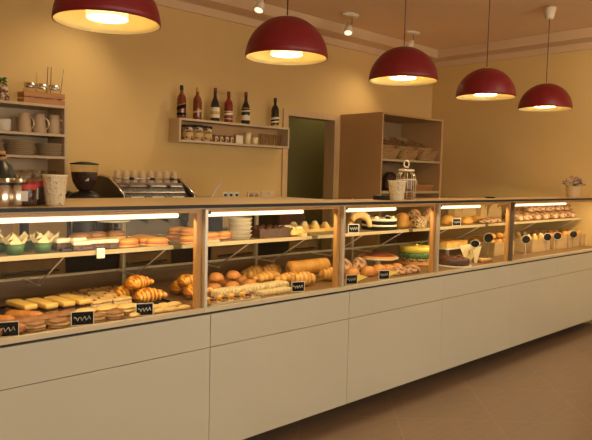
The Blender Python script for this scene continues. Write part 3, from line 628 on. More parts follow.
def bigjar(x, Y, lab, s, fill, band):
    t = thing('storage_jar', lab, 'jar', (colX(x, Y, 1.35), Y, ZT))
    sub('glass', MB().open_lathe([(0, .0), (.052*s, 0), (.056*s, .006), (.056*s, .13*s), (.046*s, .15*s), (.046*s, .158*s)], n=24), 'jar', t)
    sub('contents', MB().lathe([(0, .004), (.05*s, .004), (.0525*s, .01), (.0525*s, fill*s), (0, fill*s+.004)], n=24), 'beans', t)
    if band: sub('red_band', MB().open_lathe([(.0575*s, .092*s), (.0575*s, .120*s)], n=24), 'red', t)
    sub('label', MB().box(-.018*s, .018*s, -.0585*s, -.057*s, .03*s, .085*s), 'chalk', t).rotation_euler = (0, 0, -.5)
    l_ = sub('lid', MB().lathe([(0, .159*s), (.05*s, .159*s), (.052*s, .166*s), (.03*s, .178*s), (0, .18*s)], n=24), 'jar', t)
    return t
bigjar(26, 2.60, 'glass jar of coffee beans with red band, left of the pair', .74, .1, True)
bigjar(36, 2.70, 'glass jar of coffee beans with red band, behind and right', .84, .1, True)
for k, x in enumerate((3, 10, 17)):
    t = thing('steel_shaker', 'tall steel cup at the far left of the counter, %s' % od(k, 3), 'cup', (colX(x, 2.60+.05*(k % 2), 1.35), 2.60+.05*(k % 2), ZT), 0, 'steel cups on the counter')
    sub('cup', MB().lathe([(0, 0), (.028, 0), (.03, .003), (.034, .11), (.031, .11), (.027, .006), (0, .006)], n=20), 'steel', t); sub('band', MB().open_lathe([(.0335, .085), (.0345, .095)], n=20), 'black', t)
t = thing('dark_flask', 'dark rounded flask with brown collar at the far left edge', 'flask', (colX(2, 2.95, 1.35), 2.95, ZT))
sub('body', MB().lathe([(0, 0), (.05, 0), (.062, .03), (.064, .1), (.045, .16), (.02, .185), (.018, .21), (0, .21)], n=24), 'black', t); sub('collar', MB().lathe([(.021, .185), (.021, .2), (.0185, .202)], n=20), 'brown', t); sub('stopper', MB().lathe([(.017, .2105), (.017, .225), (0, .228)], n=14), 'crate', t)
# lidded glass jar
t = thing('lidded_glass_jar', 'tall clear jar with ring knob lid on the counter before the cabinet', 'jar', (colX(405.5, 2.715, 1.35), 2.715, ZT)); t.scale = (.78, .78, .92)
sub('glass', MB().open_lathe([(0, 0), (.08, 0), (.084, .006), (.086, .15), (.078, .19), (.055, .205), (.055, .215)], n=28), 'jar', t)
for a in range(8):
    an = a*PI/4
    sub('rib', MB().tube([(.0865*math.cos(an), .0865*math.sin(an), .006), (.088*math.cos(an), .088*math.sin(an), .15), (.08*math.cos(an), .08*math.sin(an), .188), (.057*math.cos(an), .057*math.sin(an), .206)], .003, 5), 'white', t)
l_ = sub('lid', MB().lathe([(0, .216), (.07, .216), (.07, .228), (.04, .24), (.015, .245), (0, .2455)], n=28), 'jar', t)
sub('lid_rim', MB().open_lathe([(.0705, .215), (.073, .222), (.0705, .229)], n=28).open_lathe([(.0865, .148), (.089, .152), (.0865, .156)], n=28), 'white', l_)
sub('ring_knob', MB().tube([(.024*math.cos(a), 0, .27+.024*math.sin(a)) for a in [2*PI*k/16 for k in range(17)]], .006, 8), 'white', l_).rotation_euler = (0, 0, -.7)
proto('biscuit', [('biscuit', MB().blob((0, 0, 0), .026, .026, .016, 12, 4), 'brownp')])
for k in range(12): spawn('biscuit', 'biscuit', 'brown biscuit inside the lidded clear jar on the counter', 'biscuit', (t.location.x+.028*math.cos(k*1.57+.3*(k//4)), 2.715+.028*math.sin(k*1.57+.3*(k//4)), ZT+.003+.0165*(k//4)), 0, (.74, .74, 1), 'biscuits in the clear jar')
# dark low tray parts behind the counter jar
single('low_box', MB().box(-.06, .06, -.04, .04, 0, .03, .003), 'black', 'small black box on the counter left of the white bucket', 'box', None, (colX(383, 2.7, 1.3), 2.7, ZT))
# flower pot
fx = colX(573, 2.6, 1.35)
t = thing('flower_pot', 'cream flower pot with dried mauve flowers at the right end of the counter', 'plant', (fx, 2.6, ZT)); t.scale = (.88, .88, .88)
sub('pot', MB().lathe([(0, 0), (.06, 0), (.062, .003), (.078, .12), (.082, .125), (.076, .125), (.07, .11), (0, .11)], n=24), 'cream', t)
sub('soil', MB().lathe([(0, .1105), (.069, .1105), (0, .118)], n=20), 'choco', t)
fpos = []; stm = MB(); random.seed(3)
for k in range(34):
    a = random.random()*2*PI; r_ = .115*math.sqrt(random.random()); z = .16+.06*(1-(r_/.115)**2)+random.random()*.02-.02*(r_/.115)
    p = (r_*math.cos(a), r_*math.sin(a), z); stm.tube([(p[0]*.3, p[1]*.3, .112), (p[0]*.8, p[1]*.8, z*.9), p], .0018, 4)
    fpos.append((p[0], p[1], z-.008, a))
sub('stems', stm, 'leaf', t); fme = MB().blob((0, 0, 0), .017, .014, .02, 8, 3, .2).mesh('flower', 'flower')
for q in fpos: link('flower', fme, t, q[:3], q[3])
single('small_dish', MB().lathe([(0, 0), (.03, 0), (.05, .01), (.048, .011), (.0, .005)], n=20), 'matblack', 'flat dark dish on the counter above the fourth case', 'dish', None, (colX(490, 2.72, 1.3), 2.72, ZT))

# ------------------------------------------------------------------ food prototypes
random.seed(11)
def crescent(R_=.06, a0=-1.25, a1=1.25, r0=.028, ridges=6):
    mb = MB(); pts, rs = [], []
    N = 56
    for i in range(N+1):
        u = i/N; a = a0+(a1-a0)*u
        env = math.sin(PI*min(max(u, .03), .97))**.6
        rr = r0*env*(1+.34*(.5-(u*ridges) % 1)*(1 if u < .5 else -1))
        pts.append((R_*math.sin(a), R_*math.cos(a)-R_*.7, r0*.8)); rs.append(max(rr, .004))
    mb.tube(pts, rs, 12, .82); return mb
proto('croissant', [('croissant', crescent(.062, -1.2, 1.2, .034, 7), 'crois')])
proto('standing_ring', [('bread', MB().tube([(.075*math.cos(a), 0, .02+.075*math.sin(a)) for a in [PI*(k/16) for k in range(17)]], [.016+.008*math.sin(PI*k/16) for k in range(17)], 12), 'pale')])
proto('bun', [('bun', MB().blob((0, 0, 0), .045, .042, .045, 18, 7), 'roll')])
proto('goldbun', [('bun', MB().blob((0, 0, 0), .05, .045, .045, 18, 7), 'gold')])
proto('flour_loaf', [('loaf', MB().blob((0, 0, 0), .10, .065, .075, 20, 7, .06), 'flour')])
proto('seed_loaf', [('loaf', MB().blob((0, 0, 0), .15, .06, .045, 22, 6, .04), 'seed')])
proto('flatbun', [('bun', MB().blob((0, 0, 0), .05, .035, .026, 16, 5, .06), 'pale')])
proto('sandwich', [('bottom_bread', MB().blob((0, 0, 0), .06, .035, .016, 16, 4), 'gold'), ('filling', MB().lathe([(0, .012), (.054, .012), (.058, .016), (.054, .02), (0, .02)], n=16, sy=.6, wob=.05), 'ham'), ('top_bread', MB().blob((0, 0, .019), .058, .034, .022, 16, 5), 'gold')])
def bar(L_, W_, H_, mtop, mside, mfil=None):
    ps = [('base', MB().box(-L_/2, L_/2, -W_/2, W_/2, 0, H_*.4, .003), mside), ('filling', MB().box(-L_/2+.003, L_/2-.003, -W_/2+.002, W_/2-.002, H_*.4, H_*.6), mfil or 'choco'), ('top', MB().box(-L_/2, L_/2, -W_/2, W_/2, H_*.6, H_, .006), mtop)]
    return ps
proto('yellow_bar', bar(.15, .055, .05, 'yellow', 'brownp'))
proto('pale_bar', bar(.13, .085, .032, 'pale', 'pale', 'yellow'))
proto('strudel', [('crust', MB().tube([(-.08, 0, .026), (-.06, 0, .027), (.06, 0, .027), (.08, 0, .026)], [.02, .03, .03, .022], 14, .85), 'strudel'), ('filling', MB().tube([(.0795, 0, .026), (.083, 0, .026)], [.019, .015], 12, .8), 'brownp')])
proto('square', bar(.10, .09, .038, 'pale', 'yellow', 'crumb')+[('berry', MB().blob((.01, .01, .038), .008, .008, .007, 8, 4), 'berry'), ('berry', MB().blob((-.03, -.02, .038), .007, .007, .006, 8, 4), 'berry')])
def stackpastry(n, m1, m2):
    ps = []
    for i in range(n): ps.append(('pastry_layer', MB().blob((random.uniform(-.006, .006), random.uniform(-.006, .006), .013*i), .058, .042, .016, 16, 4, .07, random.uniform(-.3, .3)), m1 if i % 2 else m2))
    return ps
proto('layered', stackpastry(3, 'pale', 'brownp'))
proto('layered2', stackpastry(3, 'pale', 'pale'))
pet = MB()
for k in range(6):
    a = k*PI/3; ca, sa = math.cos(a), math.sin(a); cb_, sb = math.cos(a+.55), math.sin(a+.55); cc, sc2 = math.cos(a-.55), math.sin(a-.55)
    pet._add([(.03*cc, .03*sc2, .03), (.03*cb_, .03*sb, .03), (.045*cb_, .045*sb, .055), (.056*ca, .056*sa, .082), (.045*cc, .045*sc2, .055)], [(0, 1, 2, 3, 4)], False)
proto('muffin', [('green_case', MB().lathe([(0, 0), (.031, 0), (.042, .045), (.040, .045), (.03, .004), (0, .004)], n=24, wob=.015), 'green'), ('cake', MB().blob((0, 0, .03), .037, .037, .034, 16, 5, .08), 'brownp'), ('paper_petals', pet, 'paper'), ('berry', MB().blob((0, -.005, .062), .009, .009, .008, 8, 4), 'berry')])
proto('choc_slice', bar(.09, .06, .034, 'crumb', 'choco', 'choco'))
proto('eclair', [('base', MB().blob((0, 0, 0), .06, .022, .026, 16, 5), 'gold'), ('icing', MB().blob((0, 0, .019), .052, .018, .012, 16, 4), 'choco')])
proto('choc_muffin', [('muffin', MB().blob((0, 0, 0), .028, .026, .035, 12, 5, .1), 'choco')])
proto('cream_roll', [('roll', MB().blob((0, 0, 0), .04, .034, .04, 14, 6, .06), 'yellow'), ('cream', MB().blob((0, 0, .03), .024, .02, .018, 12, 4, .1), 'crumb')])
br_ = MB(); pts = []; rs = []
for k in range(57):
    u = k/56; pts.append((-.10+.2*u, .006*math.sin(u*20), .028)); rs.append(.036*max(math.sin(PI*(.04+.92*u)), .1)**.55*(1-.22*((u*7) % 1)))
br_.tube(pts, rs, 14, .8)
proto('braid', [('braided_loaf', br_, 'twist')])
lg = MB().tube([(-.17, 0, .042), (-.16, 0, .042), (.16, 0, .042), (.17, 0, .042)], [.036, .042, .042, .036], 20)
sp_ = MB().tube([(-.1715, .004+.0042*a*math.cos(a), .042+.0042*a*math.sin(a)) for a in [.3*k for k in range(26)]], .003, 5)
proto('log', [('roll', lg, 'gold'), ('spiral_filling', sp_, 'choco')])
proto('mini', [('case', MB().lathe([(0, 0), (.018, 0), (.026, .018), (.024, .018), (0, .016)], n=14), 'gold'), ('topping', MB().blob((0, 0, .0165), .019, .019, .012, 12, 4), 'choco')])
proto('mini2', [('case', MB().lathe([(0, 0), (.018, 0), (.026, .018), (.024, .018), (0, .016)], n=14), 'gold'), ('topping', MB().blob((0, 0, .0165), .019, .019, .013, 12, 4), 'yellow')])
proto('slab_seed', [('flatbread', MB().box(-.10, .10, -.045, .045, 0, .024, .008), 'seed')])
def tagparts(w_, h_):
    sq = MB(); pts = []
    for i in range(30):
        u = i/29; pts.append((-w_*.36+w_*.72*u, -.0035, h_*.5+h_*.12*math.sin(u*23)+h_*.06*math.sin(u*51)))
    sq.tube(pts, .0012, 4)
    e = .003
    bd = MB().box(-w_/2, w_/2, -.003, .0, 0, e).box(-w_/2, w_/2, -.003, .0, h_-e, h_).box(-w_/2, -w_/2+e, -.003, 0, e, h_-e).box(w_/2-e, w_/2, -.003, 0, e, h_-e)
    return [('board', MB().box(-w_/2+.001, w_/2-.001, -.002, .002, .001, h_-.001), 'slate'), ('border', bd, 'chalk'), ('handwriting', sq, 'chalk'), ('foot', MB().box(-w_*.2, w_*.2, .0021, .025, 0, .003), 'steel')]
proto('tag', tagparts(.092, .06)); proto('tag_s', tagparts(.075, .055))
proto('round_tag', [('board', MB().prism([(.042*math.cos(a), .035*math.sin(a)+.035) for a in [PI/8+PI/4*k for k in range(8)]], 'y', -.002, .002), 'slate'), ('border', MB().prism([(.046*math.cos(a), .039*math.sin(a)+.035) for a in [PI/8+PI/4*k for k in range(8)]], 'y', .0021, .003), 'chalk')])

def tray(x0, x1, y0, y1, z, lab, m_='black', name='baking_tray', group='trays in the display cases', h=.012):
    t = thing(name, lab, 'tray', ((x0+x1)/2, (y0+y1)/2, z), 0, group)
    a, b_ = (x1-x0)/2, (y1-y0)/2
    sub('base', MB().box(-a, a, -b_, b_, 0, .004), m_, t)
    sub('rim', MB().box(-a, a, -b_, -b_+.004, .0041, h).box(-a, a, b_-.004, b_, .0041, h).box(-a, -a+.004, -b_+.004, b_-.004, .0041, h).box(a-.004, a, -b_+.004, b_-.004, .0041, h), m_, t)
    return z+.0045
def row(kind, name, lab, cat, xs, Y, z, grp, rz=0, s=1, jit=.0, dy=None):
    n = len(xs)
    for i, x in enumerate(xs):
        y = Y+(dy[i] if dy else 0)
        l = lab % od(i, n) if '%s' in lab else lab
        spawn(kind, name, l, cat, (colX(x, y, z+.02), y, z), rz+random.uniform(-jit, jit), s, grp)

# ------------------------------------------------------------------ leftmost case, shelf
row('muffin', 'muffin', 'muffin in green dotted case with cream paper petals, front row, %s', 'muffin', (-8, 12.5, 37), 2.755, ZS, 'green cased muffins on the top shelf', .3)
row('muffin', 'muffin', 'muffin in green dotted case with cream paper petals, rear row, %s', 'muffin', (4, 27, 50), 2.86, ZS, 'green cased muffins on the top shelf', .1)
z = tray(1.16, 1.30, 2.72, 2.84, ZS, 'dark tray of cream topped slices beside the muffins')
row('choc_slice', 'chocolate_slice', 'chocolate slice under white cream next to the green muffins, %s', 'cake slice', (61, 72), 2.78, z, 'chocolate slices on the leftmost top shelf', .2, (.8, .8, 1.5))
row('eclair', 'eclair', 'chocolate iced eclair on the leftmost shelf, %s', 'eclair', (60, 70), 2.92, ZS, 'eclairs on the leftmost top shelf', -.3, 1.1)
row('choc_slice', 'cream_slice', 'pale cream slice with dark base, mid leftmost shelf, %s', 'cake slice', (84, 94, 104), 2.75, ZS, 'cream slices mid shelf', -.2, (.9, .9, 1.3))
row('layered', 'folded_pastry', 'folded pale pastry stack on the leftmost shelf, %s', 'pastry', (82, 97, 111), 2.87, ZS, 'folded pastries on the leftmost shelf', .2, (1.05, 1.05, 1.7))
t = thing('cake_stand', 'small white raised plate in the leftmost case top shelf', 'cake stand', (colX(116, 3.0, 1.2), 3.03, ZS)); sub('plate', MB().lathe([(0, .10), (.08, .10), (.09, .108), (.0, .106)], n=24), 'white', t); sub('foot', MB().lathe([(.035, 0), (.03, .006), (.006, .012), (.006, .099)], n=16), 'steel', t)
row('sandwich', 'filled_roll', 'long filled roll on the leftmost case shelf, front row, %s', 'sandwich', (132, 148, 163, 178), 2.76, ZS, 'filled rolls on the leftmost shelf', .15, 1.05, .2)
row('sandwich', 'filled_roll', 'long filled roll on the shelf, rear row, %s', 'sandwich', (141, 156, 171, 187), 2.86, ZS, 'filled rolls on the leftmost shelf', .0, 1.05, .2)
row('sandwich', 'filled_roll', 'filled roll resting on the lower rolls of the shelf, %s', 'sandwich', (170, 186), 2.80, ZS+.042, 'filled rolls on the leftmost shelf', .0, .95, .2)
# leftmost case, deck
z = tray(.90, 1.43, 2.70, 3.02, ZD, 'wide black tray of pastry bars on the leftmost deck')
row('strudel', 'strudel', 'orange brown strudel at the left edge of the deck, %s', 'strudel', (-16, 2, 21), 2.66, ZD, 'strudels at the left deck edge', -.9, 1.0)
row('strudel', 'strudel', 'small dark strudel in the front corner, %s', 'strudel', (-8, 6), 2.56, ZD, 'strudels at the left deck edge', -.8, .8)
row('yellow_bar', 'pastry_bar', 'yellow topped pastry bar with dark filling in the leftmost case, %s', 'pastry', (24, 42, 60, 77), 2.80, z, 'yellow topped bars on the black tray', PI/2+.12, (1.2, 1.1, 1.15))
for r_, (Y, xs) in enumerate(((2.98, (70, 92, 112)), (2.86, (88, 108, 128)), (2.74, (95, 118)))):
    zz = z if Y > 2.7 and False else ZD
    for i, x in enumerate(xs):
        X = colX(x, Y, ZD+.03)
        zz = z if X+.04 < 1.43 and Y-.04 > 2.70 else ZD+.0125
        spawn('square', 'cheese_pie_slice', 'pale cheese pie square with red berries, %s row, %s' % (('rear', 'middle', 'front')[r_], od(i, len(xs))), 'pie slice', (X, Y, zz), .08, 1.0, 'cheese pie squares in the leftmost case')
row('layered', 'layered_pastry', 'brown and pale layered pastry at the front of the leftmost case, %s', 'pastry', (22, 42, 64), 2.62, ZD, 'layered pastries at the front left', .1, 1.0, .3)
row('layered2', 'flat_pastry', 'pale flat pastry pile in front of the cheese pie, %s', 'pastry', (88, 108, 130), 2.60, ZD, 'flat pastry piles at the front', .1, 1.0, .3)
row('layered', 'front_pastry', 'brown layered pastry in the very front row, between the price cards, %s', 'pastry', (36, 52, 99, 116), 2.535, ZD, 'front row pastries between price cards', .1, (.8, .8, .9), .3)
row('flatbun', 'flat_bun', 'pale flat bun in front of the croissants, %s', 'bun', (143, 156, 168, 180, 191), 2.60, ZD, 'flat buns before the croissants', .4, .9, .4)
row('flatbun', 'flat_bun', 'pale flat bun in the very front row under the croissants, %s', 'bun', (133, 147, 160, 173, 186), 2.53, ZD, 'flat buns before the croissants', .2, .7, .4)
z = tray(1.49, 1.69, 2.66, 2.92, ZD, 'black baking tray under the golden croissants')
for k, (X, y, dz, rz, sc2_, lab) in enumerate(((1.55, 2.83, 0, .2, 1.3, 'large golden croissant at the rear left of the black tray'), (1.60, 2.71, 0, .0, 1.3, 'large golden croissant at the front of the black tray'),
      (1.585, 2.79, .056, .3, 1.25, 'golden croissant piled on top of the two others, leftmost case'), (1.862, 2.69, -.0045, .15, 1.3, 'golden croissant just behind the glass partition, front'), (1.865, 2.83, -.0045, .3, 1.3, 'golden croissant just behind the glass partition, rear'), (1.86, 2.76, .048, .2, 1.1, 'golden croissant piled behind the glass partition'))):
    spawn('croissant', 'croissant', lab, 'croissant', (X, y, z+dz), rz, sc2_, 'golden croissants in the first and second cases')
# ------------------------------------------------------------------ second case
z = tray(1.80, 2.02, 2.72, 2.98, ZS, 'pale tray of flat pastries at the left of the second shelf', 'shelf')
row('sandwich', 'flat_pastry', 'flat reddish filled pastry on the second case shelf, %s', 'pastry', (196, 209, 221), 2.82, z, 'flat filled pastries second shelf', .2, 1.0)
for k in range(5):
    mb = MB().lathe([(0, 0), (.055, 0), (.068, .022), (.071, .023), (.066, .0235), (.052, .003), (0, .003)], n=20)
    single('plastic_tub', mb, 'tissue', 'white round tub in the stack on the second case shelf, %s' % ('topmost' if k == 4 else 'lowest' if k == 0 else 'number %d from below' % (k+1)), 'tub', 'white stacked tubs in the second case', (colX(240, 2.80, ZS+.06), 2.80, ZS+.0235*k))
bx_, by_ = colX(267, 2.83, ZS+.05), 2.83
t = thing('baking_box', 'dark chocolate coloured box of muffins on the second shelf', 'box', (bx_, by_, ZS)); sub('box', MB().box(-.13, .13, -.09, -.085, .004, .05).box(-.13, .13, .085, .09, .004, .05).box(-.13, -.125, -.085, .085, .004, .05).box(.125, .13, -.085, .085, .004, .05).box(-.13, .13, -.09, .09, 0, .004), 'choco', t)
for j in range(3):
    for i in range(4): spawn('choc_muffin', 'chocolate_muffin', 'dark chocolate muffin in the dark box, %s row, %s' % (('front', 'middle', 'rear')[j], od(i, 4)), 'muffin', (bx_-.093+.062*i, by_-.055+.055*j, ZS+.0045), 0, (1, 1, 1.7), 'chocolate muffins in the dark box')
z = tray(colX(291, 2.80, ZS), 2.66, 2.705, 2.98, ZS, 'pale wooden tray of cream rolls on the second shelf', 'pale', 'wooden_tray', h=.02)
xs = [colX(291, 2.80, ZS)+.055+k*(2.66-.05-colX(291, 2.80, ZS)-.055)/2 for k in range(3)]
for j, y in enumerate((2.76, 2.86)):
    for i, X in enumerate(xs): spawn('cream_roll', 'cream_roll', 'cream topped yellow roll on the wooden tray, %s row, %s' % (('front', 'rear')[j], od(i, 3)), 'roll', (X, y, z), .5*i, (.95, .95, 1.1), 'cream rolls on the wooden tray')
row('bun', 'round_roll', 'round golden brown roll in the second case, %s front', 'roll', (214, 232, 249), 2.78, ZD, 'round rolls second case', 0, (1.05, 1.05, 1.1))
row('bun', 'round_roll', 'round golden brown roll in the second case, %s behind', 'roll', (207, 224, 242), 2.90, ZD, 'round rolls second case', 0, (1.05, 1.05, 1.2))
row('bun', 'round_roll', 'round golden brown roll on the pile in the second case, %s', 'roll', (216, 233), 2.84, ZD+.052, 'round rolls second case', 0, 1.0)
row('slab_seed', 'seeded_flatbread', 'pale seeded flatbread in the second case, %s', 'bread', (226, 250, 272), 2.665, ZD, 'seeded flatbreads second case', .1, (.9, .9, 1.6))
row('slab_seed', 'seeded_flatbread', 'pale seeded flatbread at the front near the small price card, %s', 'bread', (266, 281), 2.565, ZD, 'seeded flatbreads second case', .1, (.6, .7, 1.0))
z = tray(1.80, 2.12, 2.49, 2.60, ZD, 'thin tray of tiny tarts at the front of the second case', 'rail')
row('mini', 'small_tart', 'tiny tart with dark centre, front of second case, %s', 'tart', (213, 225, 237, 248), 2.52, z, 'tiny tarts second case', 0, .9)
row('mini2', 'small_tart', 'tiny tart with yellow topping, front of second case, %s', 'tart', (207, 219, 231, 242), 2.572, z, 'tiny tarts second case', 0, .9)
row('goldbun', 'golden_pastry', 'golden pastry round at the back of the second case, %s', 'pastry', (250, 262), 3.0, ZD, 'golden pastries second case', 0, (1, 1, 1.3))
row('braid', 'braided_loaf', 'golden braided loaf on the second deck, %s', 'bread', (265, 288), 2.80, ZD, 'braided loaves second case', .1, (1.1, 1.2, 1.3), .1, (.04, -.05))
row('braid', 'braided_loaf', 'golden braided loaf piled in the second case, %s', 'bread', (256, 277), 2.96, ZD, 'braided loaves second case', .1, (.95, 1.1, 1.7), .1)
X = colX(308, 2.84, ZD+.06)
single('bread_board', MB().box(-.19, .19, -.06, .06, 0, .02, .003), 'deck', 'wooden block carrying the long filled roll', 'board', None, (X, 2.84, ZD))
spawn('log', 'long_filled_roll', 'long golden rolled cake with spiral end in the second case', 'roll cake', (X, 2.84, ZD+.0205), 0, (1, 1, 1.15))
row('braid', 'strand_loaf', 'twisted golden loaf in front of the long roll cake, %s', 'bread', (300, 321), 2.66, ZD, 'twisted loaves before the roll cake', -.3, (.75, 1.15, 1.6), .1)
# ------------------------------------------------------------------ middle case
z = tray(2.80, 3.12, 2.88, 3.12, ZS, 'pale wooden tray of cream rolls at the rear left of the middle shelf', 'pale', 'wooden_tray', h=.02)
for j, y in enumerate((2.94, 3.04)):
    for i, X in enumerate((2.86, 2.96, 3.06)): spawn('cream_roll', 'cream_roll', 'cream topped roll at the rear left of the middle shelf, %s row, %s' % (('front', 'rear')[j], od(i, 3)), 'roll', (X, y, z), .5*i, (.95, .95, 1.1), 'cream rolls on the rear wooden tray')
spawn('standing_ring', 'arched_loaf', 'pale arched loaf standing at the left of the middle shelf', 'bread', (colX(360, 2.82, ZS+.05), 2.82, ZS), -.5, (.95, 1, 1.15))
cx_ = colX(379, 2.82, ZS)
t = thing('cream_cake', 'black and white layered cream cake on the middle shelf', 'cake', (cx_, 2.82, ZS))
for k, (z0, z1, m_) in enumerate(((0, .024, 'slate'), (.024, .038, 'crumb'), (.038, .062, 'slate'), (.062, .078, 'crumb'))):
    sub('cake_layer', MB().lathe([(0, z0+.0002), (.125-.002*(k % 2), z0+.0002), (.125-.003*(k % 2), z1), (0, z1)], n=32, wob=.012), m_, t)
for k in range(7): sub('cream_dollop', MB().blob((.09*math.cos(k*.9), .09*math.sin(k*.9), .0781), .02, .02, .018, 10, 4, .1), 'slate' if k % 2 else 'crumb', t)
spawn('goldbun', 'round_bread', 'round yellow bread standing on the middle shelf', 'bread', (colX(402, 2.84, ZS+.05), 2.84, ZS), 0, (1.25, 1.3, 2.4))
for k, x in enumerate((414, 423)): single('nut_cake', MB().box(-.06, .06, -.075, .075, 0, .085, .012), 'speck', 'speckled nut crusted cake block at the right of the middle shelf, %s' % od(k, 2), 'cake', 'nut cakes middle shelf', (colX(x, 2.79, ZS+.03), 2.79+.16*(k), ZS), 0)
row('flour_loaf', 'crusty_bread', 'dark floured crusty bread at the rear of the middle shelf, %s', 'bread', (415, 428), 3.07, ZS, 'crusty breads middle shelf', .4, (1, .9, 1.5))
row('bun', 'round_bun', 'round brown bun at the front of the middle case, %s', 'bun', (352, 368, 380), 2.66, ZD, 'round buns middle case', 0, (1.2, 1.2, 1.5))
row('flour_loaf', 'crusty_roll', 'dark floured crusty roll behind the buns, %s', 'bread', (345, 357), 2.86, ZD, 'crusty rolls middle case', .3, (.7, .9, 1.25))
row('bun', 'round_bun', 'brown bun beneath the tart stand, %s', 'bun', (389, 398), 2.68, ZD, 'buns under the tart stand', 0, (1.1, 1.1, 1.2))
tx_ = 3.50
t = thing('cake_stand', 'white footed cake stand under the dark tart, middle case', 'cake stand', (tx_, 2.83, ZD)); sub('plate', MB().lathe([(0, .07), (.12, .07), (.145, .084), (.140, .086), (.118, .076), (0, .076)], n=32), 'white', t); sub('foot', MB().lathe([(.05, 0), (.045, .006), (.02, .015), (.02, .0695)], n=20), 'white', t)
t = thing('fruit_tart', 'dark red fruit tart with golden rim on the white stand', 'tart', (tx_, 2.83, ZD+.0765)); sub('crust', MB().lathe([(0, 0), (.115, 0), (.128, .02), (.12, .022), (.112, .014), (0, .014)], n=32, wob=.01), 'gold', t); sub('filling', MB().lathe([(0, .0145), (.11, .0145), (.105, .022), (0, .024)], n=28), 'berry', t)
px_ = colX(416, 2.82, ZD+.08)
t = thing('round_flat_cake', 'large flat brown round cake under the yellow and green cake', 'cake', (px_, 2.82, ZD)); sub('base', MB().lathe([(0, 0), (.135, 0), (.14, .008), (.135, .022), (0, .024)], n=32), 'roll', t); sub('board', MB().lathe([(0, .0245), (.125, .0245), (.125, .03), (0, .03)], n=32), 'gold', t)
t = thing('layer_cake', 'tall cake with yellow top and green crumb sides, middle case', 'cake', (px_, 2.82, ZD+.0305))
sub('sponge_base', MB().lathe([(0, 0), (.122, 0), (.122, .025), (0, .025)], n=32), 'speck', t)
sub('green_layer', MB().lathe([(0, .0255), (.124, .0255), (.124, .065), (0, .065)], n=32), 'gcake', t)
sub('yellow_layer', MB().lathe([(0, .0655), (.124, .0655), (.125, .10), (.115, .108), (0, .11)], n=32), 'ycake', t)
sub('peak', MB().lathe([(0, .108), (.022, .1085), (.014, .12), (.004, .126), (.002, .142), (0, .143)], n=12), 'ycake', t)
row('flour_loaf', 'nut_pastry', 'nutty round pastry at the front of the middle case, %s', 'pastry', (400, 413), 2.60, ZD, 'nut pastries middle case', .2, (.75, .9, .7))
for k, (x, Y) in enumerate(((361.5, 2.55), (391.5, 2.55))):
    single('folded_napkin', MB()._add and MB().prism([(-.03, 0), (-.03, .045), (.04, .026)], 'y', -.008, .008), 'ycake', 'pointed yellow paper fold beside a price card, %s' % od(k, 2), 'napkin', 'yellow paper folds', (colX(x, Y, ZD+.02), Y, ZD), -.4)
# ------------------------------------------------------------------ fourth case
spawn('goldbun', 'round_bread', 'small golden round bread at the left of the fourth shelf', 'bread', (colX(448, 2.82, ZS+.03), 2.82, ZS), 0, (1.3, 1.3, 1.7))
row('goldbun', 'long_bread', 'golden oval bread on the fourth shelf, %s', 'bread', (462, 470, 478), 2.84, ZS, 'oval breads fourth shelf', .2, (1.5, 1.1, 1.3))
row('flour_loaf', 'dark_loaf', 'dark flat loaf at the right of the fourth shelf, %s', 'bread', (483, 492), 2.80, ZS, 'dark loaves fourth shelf', 0, (1, .8, .6))
for k, x in enumerate((452, 466, 481, 494)):
    t = thing('paper_bag', 'tan folded paper bag standing at the back of the fourth shelf, %s' % od(k, 4), 'paper bag', (colX(x, 3.08, ZS+.1), 3.08, ZS), .2*(-1)**k, 1 and 'paper bags in the fourth case')
    a = .1; sub('bag', MB().prism([(-a, 0), (a, 0), (a*.8, .12), (a*.3, .1), (-a*.1, .155), (-a*.8, .1)], 'y', -.03, .03), 'tan', t); sub('baguette', MB().tube([(-a*.5, 0, .06), (a*.9, 0, .16)], [.022, .018], 8), 'gold', t)
yx = colX(452, 2.80, ZD+.1)
t = thing('cake_stand', 'white pedestal stand under the orange yellow slab cake', 'cake stand', (yx, 2.84, ZD)); sub('plate', MB().box(-.16, .16, -.1, .1, .095, .105, .002), 'white', t); sub('foot', MB().lathe([(.06, 0), (.05, .01), (.015, .02), (.015, .0945)], n=16), 'white', t)
t = thing('slab_cake', 'orange yellow rectangular cake on a white stand, fourth case', 'cake', (yx, 2.84, ZD+.1055)); sub('sponge', MB().box(-.15, .15, -.09, .09, 0, .042, .004), 'yellow', t); sub('glaze', MB().box(-.151, .151, -.091, .091, .0421, .05, .003), 'gold', t)
t = thing('dark_round_cake', 'dark brown glazed round cake at the front of the fourth case', 'cake', (colX(453.5, 2.62, ZD+.03), 2.62, ZD)); sub('board', MB().lathe([(0, 0), (.135, 0), (.135, .006), (0, .006)], n=32), 'white', t); sub('cake', MB().lathe([(0, .0065), (.118, .0065), (.12, .05), (.11, .056), (0, .056)], n=32, wob=.01), 'choco', t)
for k in range(5): sub('cherry', MB().blob((.07*math.cos(k*1.26), .07*math.sin(k*1.26), .0562), .014, .014, .013, 10, 4), 'berry', t)
t = thing('flaky_pastry', 'pale triangular flaky pastry beside the dark round cake', 'pastry', (colX(482, 2.58, ZD), 2.58, ZD)); sub('base', MB().prism([(-.08, -.05), (.09, -.04), (-.0, .06)], 'z', 0, .016), 'brownp', t); sub('top', MB().prism([(-.07, -.045), (.08, -.035), (-.0, .055)], 'z', .0165, .03), 'pale', t)
